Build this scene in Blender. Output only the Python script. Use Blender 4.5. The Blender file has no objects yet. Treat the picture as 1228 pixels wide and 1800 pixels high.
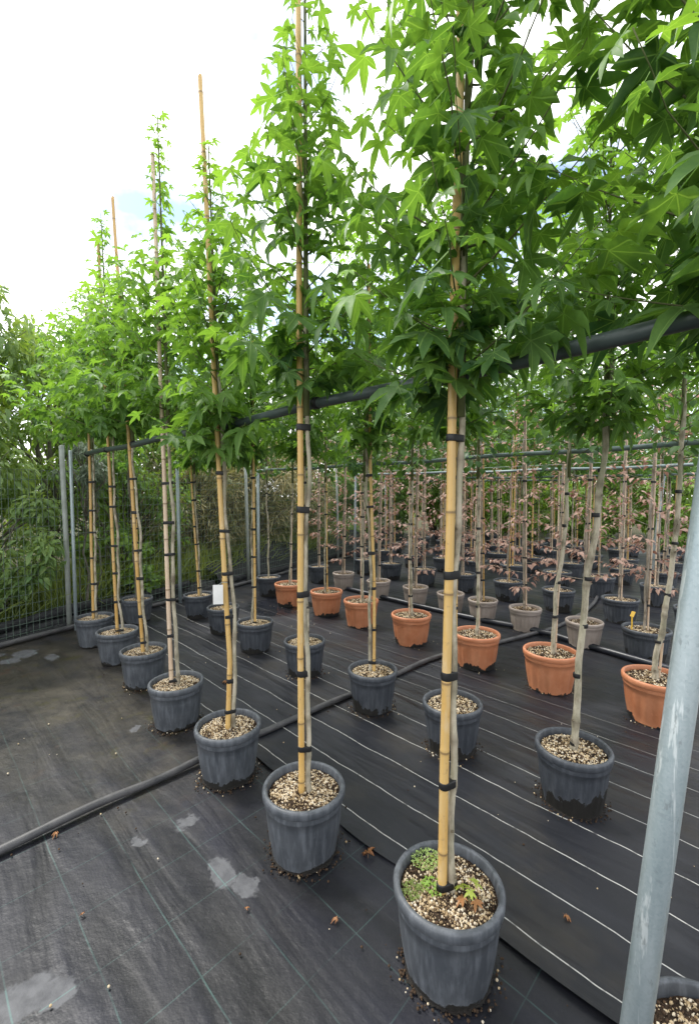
import bpy, math, random
import numpy as np
from mathutils import Vector

# ------------------------------------------------------------------ camera, sky, sun, exposure
sc = bpy.context.scene
COL = sc.collection
R = math.radians
cam_d = bpy.data.cameras.new('camera'); cam = bpy.data.objects.new('camera', cam_d); COL.objects.link(cam)
cam_d.sensor_fit = 'VERTICAL'; cam_d.sensor_height = 36; cam_d.lens = 15.6
cam_d.clip_start = 0.02; cam_d.clip_end = 800
cam.location = (0, 0, 1.5); cam.rotation_euler = (R(90 - 2.716), 0, 0)
sc.camera = cam

SUN_EL, SUN_AZ = 58, -60       # elevation, azimuth from the view direction (+Y), negative = left
w = bpy.data.worlds.new('World'); sc.world = w; w.use_nodes = True
nt = w.node_tree; nt.nodes.clear()
N = nt.nodes.new; L = nt.links.new
out = N('ShaderNodeOutputWorld'); mixw = N('ShaderNodeMixShader')
bg1 = N('ShaderNodeBackground'); bg2 = N('ShaderNodeBackground')
sky = N('ShaderNodeTexSky'); sky.sky_type = 'NISHITA'; sky.sun_disc = False
sky.sun_elevation = R(SUN_EL); sky.sun_rotation = R(SUN_AZ)
L(sky.outputs[0], bg1.inputs[0]); bg1.inputs[1].default_value = 0.12
bg2.inputs[0].default_value = (1.0, 1.0, 1.0, 1); bg2.inputs[1].default_value = 1.1
tc = N('ShaderNodeTexCoord'); mp = N('ShaderNodeMapping'); mp.inputs['Location'].default_value = (2.6, 8.8, 1.1)
mp.inputs['Scale'].default_value = (1, 1, 1.6)
ns = N('ShaderNodeTexNoise'); ns.inputs['Scale'].default_value = 2.3; ns.inputs['Detail'].default_value = 6; ns.inputs['Roughness'].default_value = .55
rp = N('ShaderNodeMapRange'); rp.inputs['From Min'].default_value = .38; rp.inputs['From Max'].default_value = .53
rp.inputs['To Min'].default_value = .0
L(tc.outputs['Generated'], mp.inputs[0]); L(mp.outputs[0], ns.inputs[0]); L(ns.outputs[0], rp.inputs[0])
L(rp.outputs[0], mixw.inputs[0]); L(bg1.outputs[0], mixw.inputs[1]); L(bg2.outputs[0], mixw.inputs[2]); L(mixw.outputs[0], out.inputs[0])

sd = bpy.data.lights.new('sun', 'SUN'); sun = bpy.data.objects.new('sun', sd); COL.objects.link(sun)
sd.energy = 1.9; sd.angle = R(14); sd.color = (1, .965, .9)
az = R(SUN_AZ); el = R(SUN_EL)
sdir = Vector((math.sin(az) * math.cos(el), math.cos(az) * math.cos(el), math.sin(el)))
sun.rotation_euler = sdir.to_track_quat('Z', 'Y').to_euler(); sun.location = (-6, 6, 12)
vs = sc.view_settings; vs.view_transform = 'Standard'; vs.look = 'None'; vs.exposure = 1.3; vs.gamma = 1
vs.use_curve_mapping = False
sc.cycles.max_bounces = 4; sc.cycles.diffuse_bounces = 2; sc.cycles.glossy_bounces = 2; sc.cycles.transmission_bounces = 2; sc.cycles.use_denoising = True

# ------------------------------------------------------------------ helpers
class NT:
    """small node-graph helper"""
    def __init__(s, name):
        s.m = bpy.data.materials.new(name); s.m.use_nodes = True
        s.t = s.m.node_tree; s.t.nodes.clear()
        s.out = s.n('ShaderNodeOutputMaterial')
    def n(s, typ, **kw):
        o = s.t.nodes.new(typ)
        for k, v in kw.items(): setattr(o, k, v)
        return o
    def l(s, a, b): s.t.links.new(a, b)
    def set(s, inp, v):
        if hasattr(v, 'is_output'): s.l(v, inp)
        elif isinstance(v, tuple) and len(v) == 3 and inp.type == 'RGBA': inp.default_value = (*v, 1)
        else: inp.default_value = v
    def math(s, op, a, b=None, c=None, clamp=False):
        o = s.n('ShaderNodeMath', operation=op, use_clamp=clamp)
        for i, v in enumerate((a, b, c)):
            if v is not None: s.set(o.inputs[i], v)
        return o.outputs[0]
    def mix(s, f, a, b, blend='MIX'):
        o = s.n('ShaderNodeMix', data_type='RGBA', blend_type=blend)
        s.set(o.inputs[0], f); s.set(o.inputs[6], a); s.set(o.inputs[7], b)
        return o.outputs[2]
    def coord(s, kind='Object'): return s.n('ShaderNodeTexCoord').outputs[kind]
    def mapping(s, v, loc=(0, 0, 0), rot=(0, 0, 0), scale=(1, 1, 1)):
        o = s.n('ShaderNodeMapping'); s.l(v, o.inputs[0])
        o.inputs[1].default_value = loc; o.inputs[2].default_value = rot; o.inputs[3].default_value = scale
        return o.outputs[0]
    def noise(s, v, scale, detail=4, rough=.55, dist=0, col=False):
        o = s.n('ShaderNodeTexNoise'); s.l(v, o.inputs['Vector'])
        o.inputs['Scale'].default_value = scale; o.inputs['Detail'].default_value = detail
        o.inputs['Roughness'].default_value = rough; o.inputs['Distortion'].default_value = dist
        return o.outputs[1 if col else 0]
    def voro(s, v, scale, out='Distance'):
        o = s.n('ShaderNodeTexVoronoi'); s.l(v, o.inputs['Vector']); o.inputs['Scale'].default_value = scale
        return o.outputs[out]
    def rng(s, v, a, b, c=0., d=1., smooth=False):
        o = s.n('ShaderNodeMapRange', interpolation_type='SMOOTHSTEP' if smooth else 'LINEAR'); s.set(o.inputs[0], v)
        for i, q in enumerate((a, b, c, d)): o.inputs[1 + i].default_value = q
        return o.outputs[0]
    def sep(s, v):
        o = s.n('ShaderNodeSeparateXYZ'); s.l(v, o.inputs[0]); return o.outputs
    def ramp(s, v, stops):
        o = s.n('ShaderNodeValToRGB'); s.l(v, o.inputs[0]); e = o.color_ramp.elements
        while len(e) < len(stops): e.new(.5)
        for q, (p, c) in zip(e, stops): q.position = p; q.color = (*c, 1)
        return o.outputs[0]
    def attr(s, name, out='Fac'):
        o = s.n('ShaderNodeAttribute', attribute_name=name); return o.outputs[out]
    def bump(s, h, strength, dist=.01, prev=None):
        o = s.n('ShaderNodeBump'); s.set(o.inputs['Height'], h)
        o.inputs['Strength'].default_value = strength; o.inputs['Distance'].default_value = dist
        if prev is not None: s.l(prev, o.inputs['Normal'])
        return o.outputs[0]
    def principled(s, col, rough=.6, spec=.5, metal=0., normal=None, **kw):
        o = s.n('ShaderNodeBsdfPrincipled')
        s.set(o.inputs['Base Color'], col); s.set(o.inputs['Roughness'], rough)
        s.set(o.inputs['Specular IOR Level'], spec); s.set(o.inputs['Metallic'], metal)
        if normal is not None: s.l(normal, o.inputs['Normal'])
        return o.outputs[0]
    def done(s, sh): s.l(sh, s.out.inputs[0]); return s.m

def link(name, mesh, mat=None, parent=None, loc=(0, 0, 0)):
    o = bpy.data.objects.new(name, mesh); COL.objects.link(o)
    if mat is not None and not mesh.materials: mesh.materials.append(mat)
    o.parent = parent; o.location = loc
    return o
def tag(o, label=None, cat=None, group=None, kind=None):
    if label: o['label'] = label
    if cat: o['category'] = cat
    if group: o['group'] = group
    if kind: o['kind'] = kind
    return o
def empty(name, loc=(0, 0, 0), label=None, cat=None, group=None):
    o = bpy.data.objects.new(name, None); COL.objects.link(o); o.location = loc; o.empty_display_size = .1
    return tag(o, label, cat, group)

class MB:
    """collects vertices/faces of ONE mesh"""
    def __init__(s): s.v = []; s.f = []; s.a = []
    def add(s, v, f, a=0.):
        b = len(s.v); s.v += [tuple(q) for q in v]; s.f += [tuple(i + b for i in q) for q in f]
        s.a += list(a) if hasattr(a, '__len__') else [a] * len(v)
    def box(s, c, d, rz=0):
        x, y, z = (q / 2 for q in d); cr, sr = math.cos(rz), math.sin(rz)
        v = [(c[0] + i * x * cr - j * y * sr, c[1] + i * x * sr + j * y * cr, c[2] + k * z) for k in (-1, 1) for i, j in ((-1, -1), (1, -1), (1, 1), (-1, 1))]
        s.add(v, [(3, 2, 1, 0), (4, 5, 6, 7), (0, 1, 5, 4), (1, 2, 6, 5), (2, 3, 7, 6), (3, 0, 4, 7)])
    def tube(s, pts, rad, seg=8, cap=True, a=None):
        P = [Vector(p) for p in pts]; n = len(P)
        if not hasattr(rad, '__len__'): rad = [rad] * n
        t0 = (P[1] - P[0]).normalized(); x = t0.orthogonal().normalized(); V = []
        for i in range(n):
            t = (P[min(i + 1, n - 1)] - P[max(i - 1, 0)]).normalized()
            x = (x - t * x.dot(t)).normalized(); y = t.cross(x)
            for k in range(seg):
                g = 2 * math.pi * k / seg; V.append(P[i] + (x * math.cos(g) + y * math.sin(g)) * rad[i])
        F = [(i * seg + k, i * seg + (k + 1) % seg, (i + 1) * seg + (k + 1) % seg, (i + 1) * seg + k) for i in range(n - 1) for k in range(seg)]
        if cap: F += [tuple(range(seg))[::-1], tuple(range((n - 1) * seg, n * seg))]
        s.add(V, F, 0. if a is None else [q for q in a for k in range(seg)])
    def lathe(s, prof, seg=48, rfun=None, close=False):
        V = []
        for r, z in prof:
            for k in range(seg):
                g = 2 * math.pi * k / seg; rr = r if rfun is None else rfun(r, z, k)
                V.append((rr * math.cos(g), rr * math.sin(g), z))
        n = len(prof)
        F = [(i * seg + k, i * seg + (k + 1) % seg, (i + 1) * seg + (k + 1) % seg, (i + 1) * seg + k) for i in range(n - 1) for k in range(seg)]
        s.add(V, F)
    def mesh(s, name, smooth=True):
        m = bpy.data.meshes.new(name); m.from_pydata(s.v, [], s.f)
        if smooth: m.polygons.foreach_set('use_smooth', [True] * len(m.polygons))
        if any(s.a):
            at = m.attributes.new('node', 'FLOAT', 'POINT'); at.data.foreach_set('value', s.a)
        m.update(); return m
    def build(s, name, mat, parent=None, loc=(0, 0, 0), smooth=True): return link(name, s.mesh(name, smooth), mat, parent, loc)

def numesh(name, V, T, uv=None, var=None, smooth=True):
    """fast triangle mesh; uv per vertex, var per vertex"""
    m = bpy.data.meshes.new(name); nv, ntri = len(V), len(T)
    m.vertices.add(nv); m.vertices.foreach_set('co', np.ascontiguousarray(V, np.float32).ravel())
    m.loops.add(ntri * 3); li = np.ascontiguousarray(T, np.int32).ravel(); m.loops.foreach_set('vertex_index', li)
    m.polygons.add(ntri); m.polygons.foreach_set('loop_start', np.arange(0, ntri * 3, 3, dtype=np.int32))
    if smooth: m.polygons.foreach_set('use_smooth', np.ones(ntri, bool))
    if uv is not None:
        u = m.uv_layers.new(name='UVMap'); u.data.foreach_set('uv', np.ascontiguousarray(uv[li], np.float32).ravel())
    if var is not None:
        at = m.attributes.new('var', 'FLOAT', 'POINT'); at.data.foreach_set('value', np.ascontiguousarray(var, np.float32))
    m.update(calc_edges=True); return m

def mass(name, tpl, M, P, var):
    """many copies of a template (V,T,UV) as one mesh: M Nx3x3, P Nx3, var N"""
    V, T, U = tpl; n, k = len(P), len(V)
    VV = np.einsum('nij,kj->nki', M, V) + P[:, None, :]
    TT = T[None] + (np.arange(n) * k)[:, None, None]
    return numesh(name, VV.reshape(-1, 3), TT.reshape(-1, 3), np.tile(U, (n, 1)), np.repeat(var, k))

# ------------------------------------------------------------------ materials
def m_leaf(name, dark, light, trans=.42, veins=0, rough=.42, tcol=None):
    g = NT(name)
    y = g.math('ADD', g.attr('var'), g.n('ShaderNodeObjectInfo').outputs['Color'] if False else 0.)
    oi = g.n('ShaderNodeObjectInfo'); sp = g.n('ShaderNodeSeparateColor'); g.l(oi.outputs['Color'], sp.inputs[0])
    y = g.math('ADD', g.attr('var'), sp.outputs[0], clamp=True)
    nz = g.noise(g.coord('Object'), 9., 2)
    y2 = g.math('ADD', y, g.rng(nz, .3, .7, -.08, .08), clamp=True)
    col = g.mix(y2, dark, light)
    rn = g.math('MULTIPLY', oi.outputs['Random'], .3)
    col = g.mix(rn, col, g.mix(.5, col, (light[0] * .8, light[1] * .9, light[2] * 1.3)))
    vm = None
    if veins:
        x, yy, _ = g.sep(g.coord('UV')); ax = g.math('ABSOLUTE', x); best = None
        for a in (0, 50, 105):
            ca, sa = math.cos(R(a)), math.sin(R(a))
            d = g.math('ABSOLUTE', g.math('SUBTRACT', g.math('MULTIPLY', ax, ca), g.math('MULTIPLY', yy, sa)))
            al = g.math('ADD', g.math('MULTIPLY', ax, sa), g.math('MULTIPLY', yy, ca))
            d = g.math('ADD', d, g.math('MULTIPLY', g.math('LESS_THAN', al, 0.), 1.))
            best = d if best is None else g.math('MINIMUM', best, d)
        vm = g.rng(best, .003, .015, .55, 0.)
        col = g.mix(vm, col, (light[0] * 1.45, light[1] * 1.3, light[2] * 1.9))
    bs = None
    if vm is not None: bs = g.bump(vm, .35, .004)
    p = g.principled(col, rough, .28, normal=bs)
    t = g.n('ShaderNodeBsdfTranslucent'); g.l(g.mix(1., col, tcol or (1.6, 1.45, .55), 'MULTIPLY'), t.inputs[0])
    mx = g.n('ShaderNodeMixShader'); mx.inputs[0].default_value = trans; g.l(p, mx.inputs[1]); g.l(t.outputs[0], mx.inputs[2])
    return g.done(mx.outputs[0])

M = {}
M['gum'] = m_leaf('sweetgum_leaf', (.043, .110, .042), (.225, .39, .08), .49, 1, .52, (1.35, 1.38, .5))
M['round'] = m_leaf('round_leaf', (.045, .11, .038), (.16, .29, .07), .4)
M['beech'] = m_leaf('tricolor_beech_leaf', (.20, .105, .07), (.52, .365, .285), .3, tcol=(1.15, .95, .85))
M['privet'] = m_leaf('privet_leaf', (.085, .175, .065), (.36, .48, .17), .42, rough=.38)
M['hedge'] = m_leaf('hedge_leaf', (.065, .14, .035), (.27, .42, .09), .42)
M['dry'] = m_leaf('dry_bamboo_leaf', (.07, .12, .03), (.58, .48, .27), .35, tcol=(1.2, 1.1, .7))
M['olive'] = m_leaf('olive_grey_leaf', (.10, .14, .09), (.28, .34, .25), .3, tcol=(1.1, 1.1, .8))
M['grass'] = m_leaf('grass_blade', (.05, .10, .025), (.2, .26, .08), .4)
M['fallen'] = m_leaf('fallen_leaf', (.22, .095, .04), (.40, .20, .08), .15, tcol=(1.2, .9, .5))
M['seedling'] = m_leaf('seedling_leaf', (.22, .30, .05), (.42, .50, .09), .35)
M['twig'] = NT('twig_bark'); g = M['twig']
M['twig'] = g.done(g.principled(g.mix(g.noise(g.coord(), 20), (.055, .07, .025), (.14, .15, .06)), .75, .3))

def m_bark(name, c1, c2, c3):
    g = NT(name); o = g.coord(); v = g.mapping(o, scale=(1, 1, .35))
    n1 = g.noise(v, 26, 5, .65); n2 = g.noise(o, 5.5, 3); n3 = g.noise(g.mapping(o, scale=(1, 1, 3.)), 40, 3)
    c = g.mix(g.rng(n1, .42, .62), c1, c2); c = g.mix(g.rng(n2, .45, .7, 0, .8), c, c3)
    c = g.mix(g.math('MULTIPLY', g.attr('node'), .9), c, (.09, .07, .045))
    return g.done(g.principled(c, .8, .25, normal=g.bump(n3, .35, .004, g.bump(n1, .5, .004))))
M['bark'] = m_bark('gum_bark', (.46, .41, .32), (.20, .175, .125), (.30, .29, .20))
M['bark_dark'] = m_bark('dark_bark', (.16, .145, .115), (.07, .062, .05), (.12, .12, .085))
M['bark_pale'] = m_bark('pale_bark', (.36, .31, .25), (.2, .165, .13), (.26, .24, .19))

def m_bamboo(name, c1, c2, c3):
    g = NT(name); o = g.coord(); z = g.sep(o)[2]
    st = g.noise(g.mapping(o, scale=(1, 1, .02)), 150, 3); big = g.noise(g.mapping(o, scale=(.6, .6, 1)), 3.2, 3)
    sm = g.noise(o, 60, 3, .6)
    c = g.mix(g.rng(big, .32, .68), c1, c2); c = g.mix(g.rng(st, .4, .75, 0, .5), c, c3)
    c = g.mix(g.rng(sm, .62, .76, 0, .5), c, (.20, .12, .06)); c = g.mix(g.rng(g.noise(g.mapping(o, scale=(1, 1, .25)), 24, 4), .56, .7, 0, .55), c, (.62, .50, .32))
    c = g.mix(g.attr('node'), c, (.17, .11, .055))
    return g.done(g.principled(c, g.rng(big, .3, .7, .32, .5), .5, normal=g.bump(st, .12, .002)))
M['bamboo'] = m_bamboo('bamboo_yellow', (.53, .305, .078), (.59, .39, .135), (.54, .42, .23))
M['bamboo_b'] = m_bamboo('bamboo_honey', (.47, .265, .065), (.53, .34, .11), (.45, .33, .17))
M['bamboo_pale'] = m_bamboo('bamboo_pink_weathered', (.52, .37, .25), (.62, .49, .36), (.46, .36, .29))

def m_plain(name, c, rough=.5, spec=.5, metal=0, c2=None, sc_=12, bump=0):
    g = NT(name); o = g.coord(); n = g.noise(o, sc_, 5, .6)
    col = g.mix(g.rng(n, .3, .7), c, c2 or tuple(q * .75 for q in c))
    return g.done(g.principled(col, g.rng(n, .3, .7, rough * .85, min(1, rough * 1.15)), spec, metal, g.bump(n, bump, .004) if bump else None))
M['rubber'] = m_plain('tie_rubber', (.012, .012, .013), .5, .4)
M['rail'] = m_plain('dark_coated_rail', (.035, .052, .052), .42, .5, 0, (.06, .08, .078), 18, .1)
M['rail_b'] = m_plain('weathered_green_grey_rail', (.13, .18, .18), .5, .4, .2, (.2, .25, .25), 14)
M['wire'] = m_plain('green_wire', (.13, .18, .145), .5, .4)
M['tag'] = m_plain('white_tag', (.78, .78, .76), .5)
M['ytag'] = m_plain('yellow_tag', (.75, .45, .03), .45)
M['string'] = m_plain('pale_wire', (.42, .47, .45), .5)

def m_galv():
    g = NT('galvanised_steel'); o = g.coord(); v = g.mapping(o, scale=(1, 1, .12))
    n = g.noise(v, 26, 4, .6); sp = g.voro(o, 190, 'Color'); d = g.noise(g.mapping(o, scale=(1, 1, .035)), 34, 5, .7)
    c = g.mix(g.rng(n, .3, .7), (.27, .34, .36), (.38, .44, .46)); c = g.mix(.06, c, g.math('MULTIPLY', g.sep(sp)[0], .7))
    c = g.mix(g.rng(d, .565, .60, 0, .75), c, (.62, .67, .67)); c = g.mix(g.rng(g.noise(g.mapping(o, scale=(1, 1, .3)), 60, 4, .7), .6, .68, 0, .5), c, (.17, .19, .19)); c = g.mix(g.rng(g.noise(o, 45, 3), .62, .7, 0, .4), c, (.21, .25, .26))
    return g.done(g.principled(c, g.rng(n, .3, .7, .38, .55), .5, .35, g.bump(d, .15, .003)))
M['galv'] = m_galv()
M['galv_old'] = m_plain('old_grey_post', (.34, .37, .35), .6, .4, .1, (.24, .26, .23), 9, .1)

def m_pot(name, c1, c2, dirt=.5, worn=.0, height=.275):
    g = NT(name); o = g.coord(); z = g.sep(o)[2]
    oi = g.n('ShaderNodeObjectInfo'); off = g.n('ShaderNodeCombineXYZ'); g.l(g.math('MULTIPLY', oi.outputs['Random'], 37.), off.inputs[0]); g.l(g.math('MULTIPLY', oi.outputs['Random'], 19.), off.inputs[2])
    va = g.n('ShaderNodeVectorMath', operation='ADD'); g.l(o, va.inputs[0]); g.l(off.outputs[0], va.inputs[1]); ov = va.outputs[0]
    n = g.noise(ov, 9, 5, .6); st = g.noise(g.mapping(ov, scale=(1, 1, .10)), 48, 4, .65); big = g.noise(g.mapping(ov, scale=(1, 1, .5)), 5.5, 5, .6)
    c = g.mix(g.rng(n, .3, .7), c1, c2)
    if worn: c = g.mix(g.math('MULTIPLY', g.rng(st, .45, .72), worn), c, tuple(min(1, q * 2.1 + .05) for q in c1))
    c = g.mix(g.rng(g.noise(ov, 30, 5, .7), .56, .74, 0, .35), c, tuple(q * 1.5 + .02 for q in c2))
    # soil splashes stuck to the foot of the pot, ragged upper edge
    edge = g.math('ADD', g.math('MULTIPLY', g.rng(big, .40, .72), height * .85 * dirt), g.math('MULTIPLY', g.math('SUBTRACT', g.noise(ov, 46, 3), .5), .05))
    msk = g.rng(g.math('SUBTRACT', edge, z), .0, .006)
    c = g.mix(msk, c, g.mix(g.noise(ov, 90, 2), (.0055, .005, .0045), (.014, .0125, .010)))
    rough = g.mix(msk, g.rng(n, .3, .7, .42, .58), (.72, .72, .72))
    return g.done(g.principled(c, rough, .45, normal=g.bump(msk, .5, .003, g.bump(n, .06, .004))))
M['pot_black'] = m_pot('worn_black_plastic', (.042, .048, .057), (.070, .077, .087), .24, .7)
M['pot_dark'] = m_pot('dark_plastic', (.031, .036, .045), (.048, .054, .064), .70, .45)
M['pot_terra'] = m_pot('terracotta_plastic', (.38, .135, .06), (.46, .195, .10), .42, .0)
M['pot_taupe'] = m_pot('taupe_plastic', (.25, .205, .175), (.31, .265, .235), .12, .0)

def m_soil():
    g = NT('potting_soil'); o = g.coord(); n = g.noise(o, 90, 5, .7); v = g.voro(o, 120)
    c = g.mix(g.rng(n, .35, .65), (.018, .012, .008), (.065, .043, .028))
    return g.done(g.principled(c, .95, .2, normal=g.bump(v, .8, .008, g.bump(n, .8, .01))))
M['soil'] = m_soil()
M['mud'] = m_plain('dark_mud', (.008, .007, .006), .85, .3, 0, (.017, .014, .011), 60, .6)
def m_gravel():
    g = NT('pumice_gravel'); v = g.attr('var')
    c = g.ramp(v, [(0, (.03, .02, .014)), (.2, (.09, .055, .032)), (.3, (.34, .245, .135)), (.55, (.48, .375, .235)), (.8, (.58, .49, .355)), (1, (.66, .60, .49))])
    n = g.noise(g.coord(), 260, 2)
    return g.done(g.principled(g.mix(g.rng(n, .4, .7, 0, .35), c, g.mix(.55, c, (.05, .035, .02))), .9, .2))
M['gravel'] = m_gravel()

# ground cloth -----------------------------------------------------
LU, LV = (-.708, .706), (.706, .708)     # thread direction and across, measured on the ground
def cloth_base(g):
    o = g.coord(); x, y, z = g.sep(o)
    nn = g.math('ADD', g.math('MULTIPLY', x, LV[0]), g.math('MULTIPLY', y, LV[1]))
    uu = g.math('ADD', g.math('MULTIPLY', x, LU[0]), g.math('MULTIPLY', y, LU[1]))
    cb = g.n('ShaderNodeCombineXYZ'); g.l(nn, cb.inputs[0]); g.l(uu, cb.inputs[1])
    return o, cb.outputs[0], nn, uu
def line(g, c, off, step, half):
    q = g.math('DIVIDE', g.math('SUBTRACT', c, off), step)
    q = g.math('SUBTRACT', q, g.math('ROUND', q))
    return g.rng(g.math('MULTIPLY', g.math('ABSOLUTE', q), step), half * .55, half * 1.35, 1., 0.)
def weave(g, cv, f=330):
    x, y, _ = g.sep(cv)
    a = g.math('SINE', g.math('MULTIPLY', x, f * 2)); b = g.math('SINE', g.math('MULTIPLY', y, f * 2))
    return g.math('ADD', a, b)

def m_cloth_right():
    g = NT('black_woven_groundcover'); o, cv, nn, uu = cloth_base(g)
    wob = g.math('ADD', g.math('MULTIPLY', g.math('SUBTRACT', g.noise(g.mapping(cv, scale=(.7, 1.5, 1)), 1.2, 3), .5), .055),
                 g.math('MULTIPLY', g.math('SUBTRACT', g.noise(cv, 9, 2), .5), .006))
    ln = line(g, g.math('ADD', nn, wob), 1.433, .2175, .0022)
    wear = g.rng(g.noise(g.mapping(cv, scale=(.5, 3, 1)), 7, 4, .7), .28, .50, .0, 1.)
    far = g.rng(nn, 2.4, 3.5, 1., .0)
    fold = g.noise(g.mapping(cv, scale=(4.5, .9, 1)), 1.6, 2, .5, .4); fold2 = g.noise(g.mapping(cv, scale=(7, 1.1, 1)), 1.5, 2, .5, .5)
    dirt = g.noise(o, 2.2, 6, .65); fine = g.noise(o, 55, 4, .7)
    c = g.mix(g.rng(fold, .3, .7), (.007, .008, .0115), (.013, .0145, .020))
    c = g.mix(g.rng(dirt, .5, .75, 0, .6), c, (.042, .035, .025))
    c = g.mix(g.rng(fine, .60, .8, 0, .22), c, (.06, .056, .05))
    c = g.mix(g.math('MULTIPLY', g.rng(fold2, .58, .78), .22), c, (.06, .063, .075))
    c = g.mix(g.math('MULTIPLY', g.math('MULTIPLY', ln, wear), far), c, (.44, .44, .42))
    # damp places are smoother
    wet = g.rng(g.noise(o, .9, 4, .6), .40, .62)
    d = g.n('ShaderNodeVectorMath', operation='DISTANCE'); g.l(o, d.inputs[0]); d.inputs[1].default_value = (-.85, 5.7, 0)
    pud = g.rng(g.math('ADD', d.outputs['Value'], g.math('MULTIPLY', g.math('SUBTRACT', dirt, .5), 1.1)), .35, .5, 1., 0.)
    rough = g.math('SUBTRACT', g.rng(wet, 0, 1, .56, .36), g.math('MULTIPLY', pud, .26), clamp=True)
    h = g.math('ADD', g.math('MULTIPLY', fold, .7), g.math('MULTIPLY', fold2, .2))
    b = g.bump(weave(g, cv), .02, .0012, g.bump(h, .65, .05, g.bump(fine, .05, .004)))
    return g.done(g.principled(c, rough, .36, normal=b))
def m_cloth_left():
    g = NT('worn_grey_groundcover'); o, cv, nn, uu = cloth_base(g)
    wob = g.math('MULTIPLY', g.math('SUBTRACT', g.noise(cv, 1.3, 3), .5), .03)
    l1 = line(g, g.math('ADD', nn, wob), .60, .2175, .0024); l2 = line(g, g.math('ADD', uu, wob), 1.49, .245, .0020)
    wear = g.rng(g.noise(g.mapping(cv, scale=(1, 1, 1)), 2.6, 4, .7), .34, .72, .0, .75)
    dirt = g.noise(o, 1.6, 7, .66); dirt2 = g.noise(g.mapping(o, loc=(5, 3, 0)), 3.3, 6, .7); fine = g.noise(o, 60, 4, .7)
    streak = g.noise(g.mapping(cv, scale=(4.5, .8, 1)), 1.5, 3, .5, .5)
    c = g.mix(g.rng(streak, .35, .70), (.0075, .0082, .0115), (.021, .022, .031))
    c = g.mix(g.rng(g.noise(g.mapping(cv, scale=(1.2, .6, 1), loc=(4, 2, 0)), 2.4, 3, .55), .4, .66, 0, .6), c, (.013, .013, .014)); c = g.mix(g.rng(fine, .56, .8, 0, .15), c, (.05, .048, .045))
    # silt and algae film over the far part of the walkway
    y = g.sep(o)[1]; film = g.rng(g.math('ADD', y, g.math('MULTIPLY', g.math('SUBTRACT', dirt, .5), 2.4)), 1.9, 3.0)
    c = g.mix(g.math('MULTIPLY', film, g.rng(dirt2, .32, .66, .1, .85)), c, g.mix(g.rng(dirt, .4, .62), (.030, .025, .015), (.078, .068, .050)))
    c = g.mix(g.math('MULTIPLY', film, g.rng(g.noise(o, 5, 5, .7), .56, .68, 0, .7)), c, (.042, .038, .010))
    c = g.mix(g.math('MULTIPLY', film, g.rng(g.noise(g.mapping(o, loc=(9, 1, 0)), 4, 5, .7), .6, .7, 0, .6)), c, (.060, .034, .022))
    # dried silt spots, each with its own shape
    warp = g.n('ShaderNodeVectorMath', operation='ADD'); g.l(cv, warp.inputs[0])
    wn = g.n('ShaderNodeVectorMath', operation='SCALE'); wc = g.n('ShaderNodeVectorMath', operation='SUBTRACT'); g.l(g.noise(o, 12, 4, .65, col=True), wc.inputs[0]); wc.inputs[1].default_value = (.5, .5, .5)
    g.l(wc.outputs[0], wn.inputs[0]); wn.inputs['Scale'].default_value = .13; g.l(wn.outputs[0], warp.inputs[1])
    wx, wy, _ = g.sep(warp.outputs[0]); spot = None
    for a, b, ra, rb in ((.87, 1.90, .055, .04), (.665, 1.935, .028, .022), (.835, 1.555, .048, .085), (.872, 1.43, .04, .07), (.165, 1.56, .13, .07), (.275, 1.515, .055, .055),
                         (.74, 4.98, .10, .13), (.62, 4.85, .08, .09), (.9, 4.7, .05, .1), (.45, 5.1, .16, .1), (.98, 2.9, .03, .04), (.2, 3.9, .06, .05)):
        d = g.math('SQRT', g.math('ADD', g.math('POWER', g.math('DIVIDE', g.math('SUBTRACT', wx, a), ra), 2.), g.math('POWER', g.math('DIVIDE', g.math('SUBTRACT', wy, b), rb), 2.)))
        spot = d if spot is None else g.math('MINIMUM', spot, d)
    sm = g.rng(spot, .80, 1.10, 1., 0., True)
    c = g.mix(g.math('MULTIPLY', sm, g.rng(g.noise(o, 25, 3), .3, .6, .55, .95)), c, (.098, .100, .108))
    lw = g.math('MAXIMUM', g.math('MULTIPLY', g.math('MAXIMUM', l1, g.math('MULTIPLY', l2, .7)), g.math('MULTIPLY', wear, g.math('SUBTRACT', 1., g.math('MULTIPLY', film, .8)))), g.math('MULTIPLY', sm, g.math('MULTIPLY', g.math('MAXIMUM', l1, l2), .8)))
    c = g.mix(g.math('MULTIPLY', lw, .42), c, (.12, .24, .22))
    h = g.math('ADD', g.math('MULTIPLY', streak, .45), g.math('MULTIPLY', dirt, .5))
    b = g.bump(weave(g, cv), .02, .0012, g.bump(h, .5, .06, g.bump(fine, .05, .004)))
    rough = g.math('ADD', g.rng(dirt2, .3, .7, .36, .62), g.math('MULTIPLY', sm, .25), clamp=True)
    return g.done(g.principled(c, rough, .32, normal=b))
M['cloth_r'] = m_cloth_right(); M['cloth_l'] = m_cloth_left()
def m_drape():
    g = NT('black_shade_net'); o = g.coord(); n = g.noise(g.mapping(o, rot=(0, 0, R(-60)), scale=(1, 5, 8)), 3, 5, .6)
    return g.done(g.principled(g.mix(g.rng(n, .35, .7), (.010, .011, .013), (.034, .036, .038)), .6, .35, normal=g.bump(n, .7, .05)))
M['drape'] = m_drape()
M['pipe'] = m_plain('black_hose', (.030, .031, .034), .5, .45, 0, (.085, .083, .085), 7, .15)
M['pipe_s'] = m_plain('shiny_black_pipe', (.012, .014, .022), .38, .5, 0, (.018, .02, .028), 9)
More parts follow.
